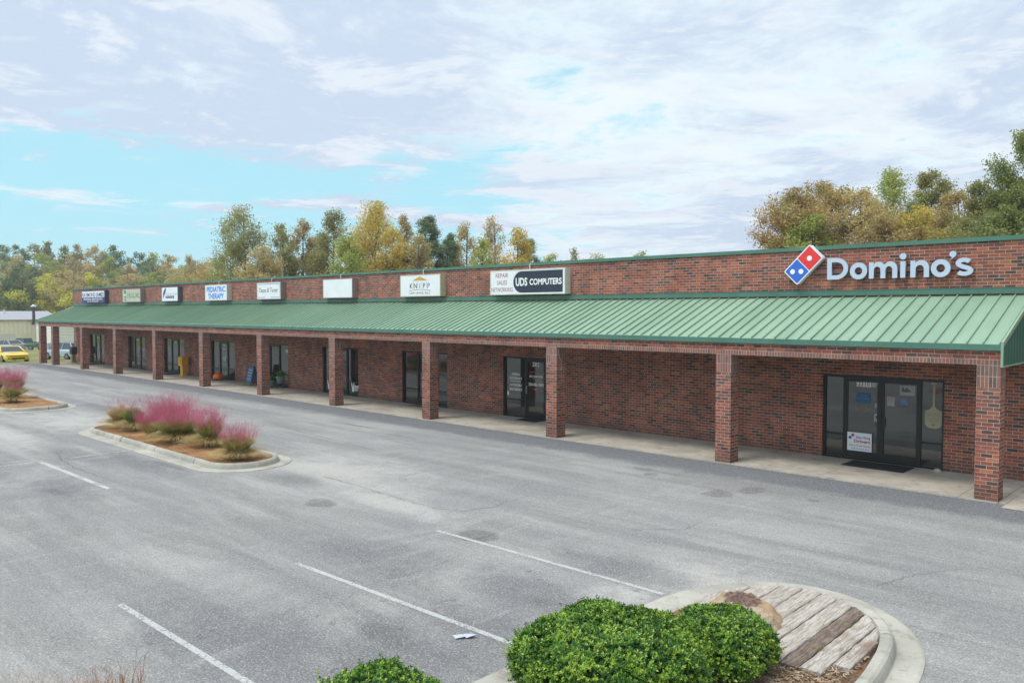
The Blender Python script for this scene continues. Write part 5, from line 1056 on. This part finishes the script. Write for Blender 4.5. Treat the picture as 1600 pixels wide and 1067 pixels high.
m = MB(); m.box(-136, -125.9, 19.7, 34, -1.9, 2.15); m.build('wall', siding('white_siding', (.82, .80, .72), .42, True), wb)
m = MB(); m.add([(-136.3, 19.5, 2.15), (-125.6, 19.5, 2.15), (-125.6, 34.2, 2.15), (-136.3, 34.2, 2.15), (-131, 19.5, 2.5), (-131, 34.2, 2.5)], [(0, 4, 5, 3), (1, 2, 5, 4), (0, 1, 4), (2, 3, 5), (0, 3, 2, 1)]); m.build('roof', siding('grey_shed_roof2', (.33, .34, .36), .6), wb)
cx, cy = place(84, 85); cz = gz(cx)
cb2 = thing('utility_cabinet', 'pale grey utility cabinet seen between the two corner pillars', 'cabinet', (cx, cy, cz))
m = MB(); m.bbox(cx - .5, cx + .5, cy - .8, cy + .8, cz + .15, cz + 1.35, .04); m.box(cx - .4, cx + .4, cy - .7, cy + .7, cz - .05, cz + .15); m.build('housing', flat('pale_grey_box', (.42, .45, .50)), cb2)
m = MB(); m.box(cx + .5, cx + .53, cy - .75, cy - .02, cz + .2, cz + 1.3); m.box(cx + .5, cx + .53, cy + .02, cy + .75, cz + .2, cz + 1.3); m.build('door', flat('pale_grey_door', (.48, .52, .57)), cb2)

CG = plain('car_glass', (.02, .03, .04), .05, 0, .1, 2, .8); TYRE = plain('tyre', (.02, .02, .02), .85); RIM = plain('rim', (.35, .36, .38), .3, .8); DKP = plain('dark_plastic', (.02, .02, .02), .5)
def carpaint(nm2, c): return plain(nm2, c, .3, .1, .04, 2, .5, .8)
def car(name, label, cat, loc, rz, kind, paint, L=4.6, Wd=1.85, H=1.4, group=None):
    """front points along +X before rotation"""
    t = thing(name, label, cat, (0, 0, 0), group); hl, hw = L / 2, Wd / 2
    def P(o): return o
    if kind == 'coupe': low = [(-hl, .45, .86, .80), (-hl + .12, .30, .98, .93), (-hl + .9, .28, 1.02, 1.), (-.9, .24, .95, .97), (.4, .24, .93, .97), (1.1, .25, .92, 1.), (hl - .35, .25, .82, .96), (hl - .08, .25, .72, .88), (hl, .30, .62, .80)]; gh = (-hl + .75, -.75, .15, 1.05); zb = .92
    elif kind == 'hatch': low = [(-hl, .45, .95, .85), (-hl + .1, .3, 1.02, .95), (-hl + .8, .25, 1.03, 1.), (0, .24, 1.0, 1.), (1.0, .24, .97, 1.), (hl - .4, .25, .86, .96), (hl - .05, .25, .74, .88), (hl, .3, .62, .8)]; gh = (-hl + .12, -hl + .65, .35, 1.25); zb = .97
    elif kind == 'sedan': low = [(-hl, .45, .92, .85), (-hl + .1, .3, 1.0, .95), (-hl + .8, .25, 1.0, 1.), (0, .24, .95, 1.), (1.0, .24, .92, 1.), (hl - .4, .25, .82, .96), (hl - .05, .25, .70, .88), (hl, .3, .60, .8)]; gh = (-hl + .45, -hl + 1.3, .2, 1.15); zb = .92
    else: low = [(-hl, .55, 1.05, .95), (-hl + .08, .45, 1.1, 1.), (-.3, .42, 1.1, 1.), (.0, .42, 1.1, 1.), (1.0, .42, 1.08, 1.), (hl - .3, .42, 1.0, .97), (hl, .5, .92, .9)]; gh = (-.75, -.55, .55, 1.15); zb = 1.08
    m = MB(); rings = []
    for (x, z0, z1, k) in low: w = hw * k; rings.append([(x, -w * .92, z0), (x, -w, z0 + .12), (x, -w, z1 - .22), (x, -w * .93, z1 - .05), (x, -w * .6, z1), (x, w * .6, z1), (x, w * .93, z1 - .05), (x, w, z1 - .22), (x, w, z0 + .12), (x, w * .92, z0)])
    m.loft(rings); 
    # cabin pillars and roof in body colour
    a, b, c, d = gh; wr = hw * .72; wb2 = hw * .9; zt = H - .03
    m.loft([[(b - .05, -wr, zt - .02), (b - .05, wr, zt - .02), (b, wr, zt + .02), (b, -wr, zt + .02)], [(c + .05, -wr, zt - .02), (c + .05, wr, zt - .02), (c, wr, zt + .02), (c, -wr, zt + .02)]])
    for s in (-1, 1):
        for (xa, xb) in ((a, b), (d, c), ((a + d) / 2 - .1, (b + c) / 2 - .1)): m.tube([(xa, s * wb2, zb - .02), (xb, s * wr, zt)], .045, 5)
    if kind == 'truck': m.box(-hl + .06, -.8, -hw + .02, -hw + .1, 1.05, 1.16); m.box(-hl + .06, -.8, hw - .1, hw - .02, 1.05, 1.16)
    parts = [('body', m, paint, False)]
    gm = MB(); gm.loft([[(a, -wb2, zb), (a, wb2, zb), (d, wb2, zb), (d, -wb2, zb)], [(b, -wr * .98, zt - .01), (b, wr * .98, zt - .01), (c, wr * .98, zt - .01), (c, -wr * .98, zt - .01)]]); parts.append(('windows', gm, CG, False))
    for sx in (-hl + .85, hl - .9):
        for s in (-1, 1):
            r = .33 if kind != 'truck' else .37; w = MB(); y = s * (hw - .10)
            w.use(TYRE); 
            ring = lambda rr, yy: [(sx + rr * math.cos(q * math.pi / 10), yy, r + rr * math.sin(q * math.pi / 10)) for q in range(20)]
            w.loft([ring(r * .9, y - .11), ring(r, y - .09), ring(r, y + .09), ring(r * .9, y + .11)]); w.use(RIM); yy = y + s * .112; w.add([(sx, yy + s * .01, r)] + ring(r * .64, yy), [(0, i + 1, (i + 1) % 20 + 1) for i in range(20)])
            w.use(DKP)
            for q in range(5): a5 = q * 1.2566; w.add([(sx + r * .55 * math.cos(a5 + e) * k2, yy + s * .014, r + r * .55 * math.sin(a5 + e) * k2) for e, k2 in ((-.22, 1), (.22, 1), (0, .35))], [(0, 1, 2)])
            parts.append(('wheel', w, None, False))
    f = MB()
    if kind == 'coupe': f.box(hl - .02, hl + .012, -.62, .62, .58, .64); f.box(hl - .06, hl + .015, -.5, .5, .34, .46); parts.append(('grille', f, DKP, False))
    elif kind == 'truck': f.box(-hl - .02, -hl + .01, -.7, .7, .42, .56); parts.append(('bumper', f, RIM, False))
    for s in (-1, 1):
        h = MB(); h.box(hl - .10, hl - .0, s * .78 - .16, s * .78 + .12 - (.1 if s > 0 else 0), .60, .70); parts.append(('headlight', h, plain('headlamp', (.55, .58, .6), .1), False))
        h = MB(); zt2 = {'coupe': .78, 'hatch': .88, 'sedan': .82, 'truck': .85}[kind]; h.box(-hl - .012, -hl + .1, s * (hw * .74) - .15, s * (hw * .74) + .15, zt2 - .09, zt2 + .09); parts.append(('tail_light', h, plain('tail_lamp', (.42, .02, .02), .2), False))
        mi = MB(); mi.loft([[(d - .35, s * (hw * .92), zb + .05), (d - .25, s * (hw * .92), zb + .05), (d - .25, s * (hw * .92), zb + .17), (d - .35, s * (hw * .92), zb + .17)], [(d - .33, s * (hw * 1.1), zb + .06), (d - .27, s * (hw * 1.1), zb + .06), (d - .27, s * (hw * 1.1), zb + .16), (d - .33, s * (hw * 1.1), zb + .16)]]); parts.append(('mirror', mi, paint, False))
    if kind == 'coupe':
        for s in (-1, 1): q = MB(); q.lathe([(.07, 0), (.07, .03)], (0, 0, 0), 10); q.v = [(hl - .03 + z, s * .68 + x, .40 + y) for x, y, z in q.v]; parts.append(('fog_light', q, RIM, False))
    pl = MB(); pl.box(-hl - .012, -hl + .02, -.16, .16, .62, .74); parts.append(('number_plate', pl, VIN, False))
    for nm3, mm, ma, sm in parts:
        if nm3 == 'body': base = None
        mm.build(nm3, ma, t, sm)
    t.location = loc; t.rotation_euler = (0, 0, rz); return t
def cpl(px, zc, dz=0.): x, y = place(px, zc); return (x, y, gz(x) + dz)
car('parked_car', 'yellow sports coupe with front to the camera at the left edge', 'car', cpl(13, 68), R(2), 'coupe', carpaint('paint_yellow', (.85, .60, .01)), 4.8, 1.95, 1.36, 'cars beyond the far end')
car('parked_car', 'silver blue sedan behind the yellow coupe', 'car', cpl(12, 97), R(196), 'sedan', carpaint('paint_slate', (.30, .36, .40)), 4.7, 1.85, 1.45, 'cars beyond the far end')
car('parked_car', 'pale blue hatchback seen between the far brick pillars', 'car', cpl(103, 72), R(196), 'hatch', carpaint('paint_pale_blue', (.36, .47, .55)), 4.5, 1.85, 1.58, 'cars beyond the far end')
car('pickup_truck', 'dark green pickup truck seen from behind by the cream shed', 'truck', cpl(37, 115), R(214), 'truck', carpaint('paint_green', (.02, .13, .07)), 5.4, 1.95, 1.75)

def haze():
    m = MB(); m.box(-420, 60, -120, 330, -3.2, 34); mt = bpy.data.materials.new('haze'); mt.use_nodes = True; nt = mt.node_tree; nt.nodes.remove(nt.nodes['Principled BSDF'])
    v = nt.nodes.new('ShaderNodeVolumePrincipled'); v.inputs['Color'].default_value = (.93, .96, 1., 1); v.inputs['Density'].default_value = .0006; v.inputs['Anisotropy'].default_value = .2
    nt.links.new(v.outputs[0], nt.nodes['Material Output'].inputs['Volume']); o = m.build('haze', mt); tag(o, 'thin pale air between the camera and the far wood', 'haze', kind='stuff')
haze()
# ------------------------------------------------------------------ sky, sun, camera
SUN_EL, SUN_AZ = R(61), R(196)     # azimuth clockwise from +Y
w = bpy.data.worlds.new('World'); S.world = w; w.use_nodes = True; nt = w.node_tree; n = N(nt); bg = nt.nodes['Background']
sky = n.new('ShaderNodeTexSky', sky_type='NISHITA'); sky.sun_disc = False; sky.sun_elevation = SUN_EL; sky.sun_rotation = SUN_AZ; sky.altitude = 200; sky.air_density = 1.0; sky.dust_density = .6; sky.ozone_density = 2.0
tc = n.new('ShaderNodeTexCoord').outputs['Generated']; D = n.sep(tc)
zz = n.m('MAXIMUM', n.m('ADD', D[2], .055), .02); pl = n.comb(n.m('DIVIDE', D[0], zz), n.m('DIVIDE', D[1], zz), 0.)
az = n.m('ARCTAN2', D[0], D[1])
n1 = n.noise(pl, .55, 9, .62, .6); n2 = n.noise(pl, 1.9, 8, .66, .4); n3 = n.noise(pl, .16, 5, .5)
el = n.m('ARCSINE', D[2])
cov = n.m('ADD', n.m('MULTIPLY', n1, .42), n.m('ADD', n.m('MULTIPLY', n2, .42), n.m('MULTIPLY', n3, .18)))
clr = n.m('MULTIPLY', n.rng(el, .15, .25, 1., 0.), n.rng(az, -.98, -.60, 1., .15))
streak = n.m('MULTIPLY', n.rng(n.m('ABSOLUTE', n.m('SUBTRACT', n.m('ADD', el, n.m('MULTIPLY', az, .02)), .100)), .001, .016, 1., 0.), n.rng(n.noise(n.comb(n.m('MULTIPLY', az, 3.), n.m('MULTIPLY', el, 30.), 0.), 1.2, 5, .6), .33, .6))
cov = n.m('ADD', n.m('ADD', cov, n.rng(el, .10, .30, .04, .085)), n.m('ADD', n.m('MULTIPLY', streak, .13), n.m('ADD', n.m('MULTIPLY', clr, -.115), n.m('MULTIPLY', n.rng(az, -.95, -.5, 0., .10), n.rng(el, .12, .3, 1., .3)))))
mask = n.rng(cov, .475, .575, 0., 1.)
thick = n.rng(n.m('ADD', n.m('MULTIPLY', n1, .6), n.m('MULTIPLY', n2, .4)), .43, .54, 0., 1.)
cloud = n.mix(thick, (.82, .94, 1.0), (.60, .71, .87)); hi = n.rng(n.m('SUBTRACT', n2, n.m('MULTIPLY', n1, .5)), .22, .34); cloud = n.mix(n.m('MULTIPLY', hi, .6), cloud, (.90, .96, 1.0))
skyc = n.new('ShaderNodeVectorMath', operation='SCALE'); n.put(skyc.inputs[0], sky.outputs[0]); skyc.inputs['Scale'].default_value = .14
tint = n.mix(n.rng(el, .20, .50, .82, .35), skyc.outputs[0], (.45, .86, .98))
col = n.mix(mask, tint, cloud)
# the cloud layer glows where the hidden sun stands behind it
sv = n.new('ShaderNodeVectorMath', operation='DOT_PRODUCT'); n.put(sv.inputs[0], tc); sv.inputs[1].default_value = (math.sin(SUN_AZ) * math.cos(SUN_EL), math.cos(SUN_AZ) * math.cos(SUN_EL), math.sin(SUN_EL))
gl = n.m('ADD', 1., n.m('MULTIPLY', n.rng(sv.outputs['Value'], .55, 1.), 1.3))
gs = n.new('ShaderNodeVectorMath', operation='SCALE'); n.put(gs.inputs[0], col); n.put(gs.inputs['Scale'], gl); col = gs.outputs[0]
n.put(bg.inputs['Color'], col); bg.inputs['Strength'].default_value = 1.0
sl = bpy.data.lights.new('sun', 'SUN'); sl.energy = 2.0; sl.angle = R(17); sl.color = (1., .93, .84); so = bpy.data.objects.new('sun', sl); COL.objects.link(so)
dvec = Vector((math.sin(SUN_AZ) * math.cos(SUN_EL), math.cos(SUN_AZ) * math.cos(SUN_EL), math.sin(SUN_EL))); so.rotation_euler = dvec.to_track_quat('Z', 'Y').to_euler(); so.location = (0, -30, 40)
cam = bpy.data.cameras.new('camera'); co = bpy.data.objects.new('camera', cam); COL.objects.link(co); S.camera = co
co.location = (4.526, -18.819, 3.96); co.rotation_euler = (R(90 - 2.185), 0, R(43.825)); cam.sensor_width = 36; cam.lens = 1245 / 1600 * 36; cam.clip_end = 3000; cam.clip_start = .05
S.view_settings.view_transform = 'Standard'; S.view_settings.look = 'None'; S.view_settings.exposure = .06; S.view_settings.gamma = 1
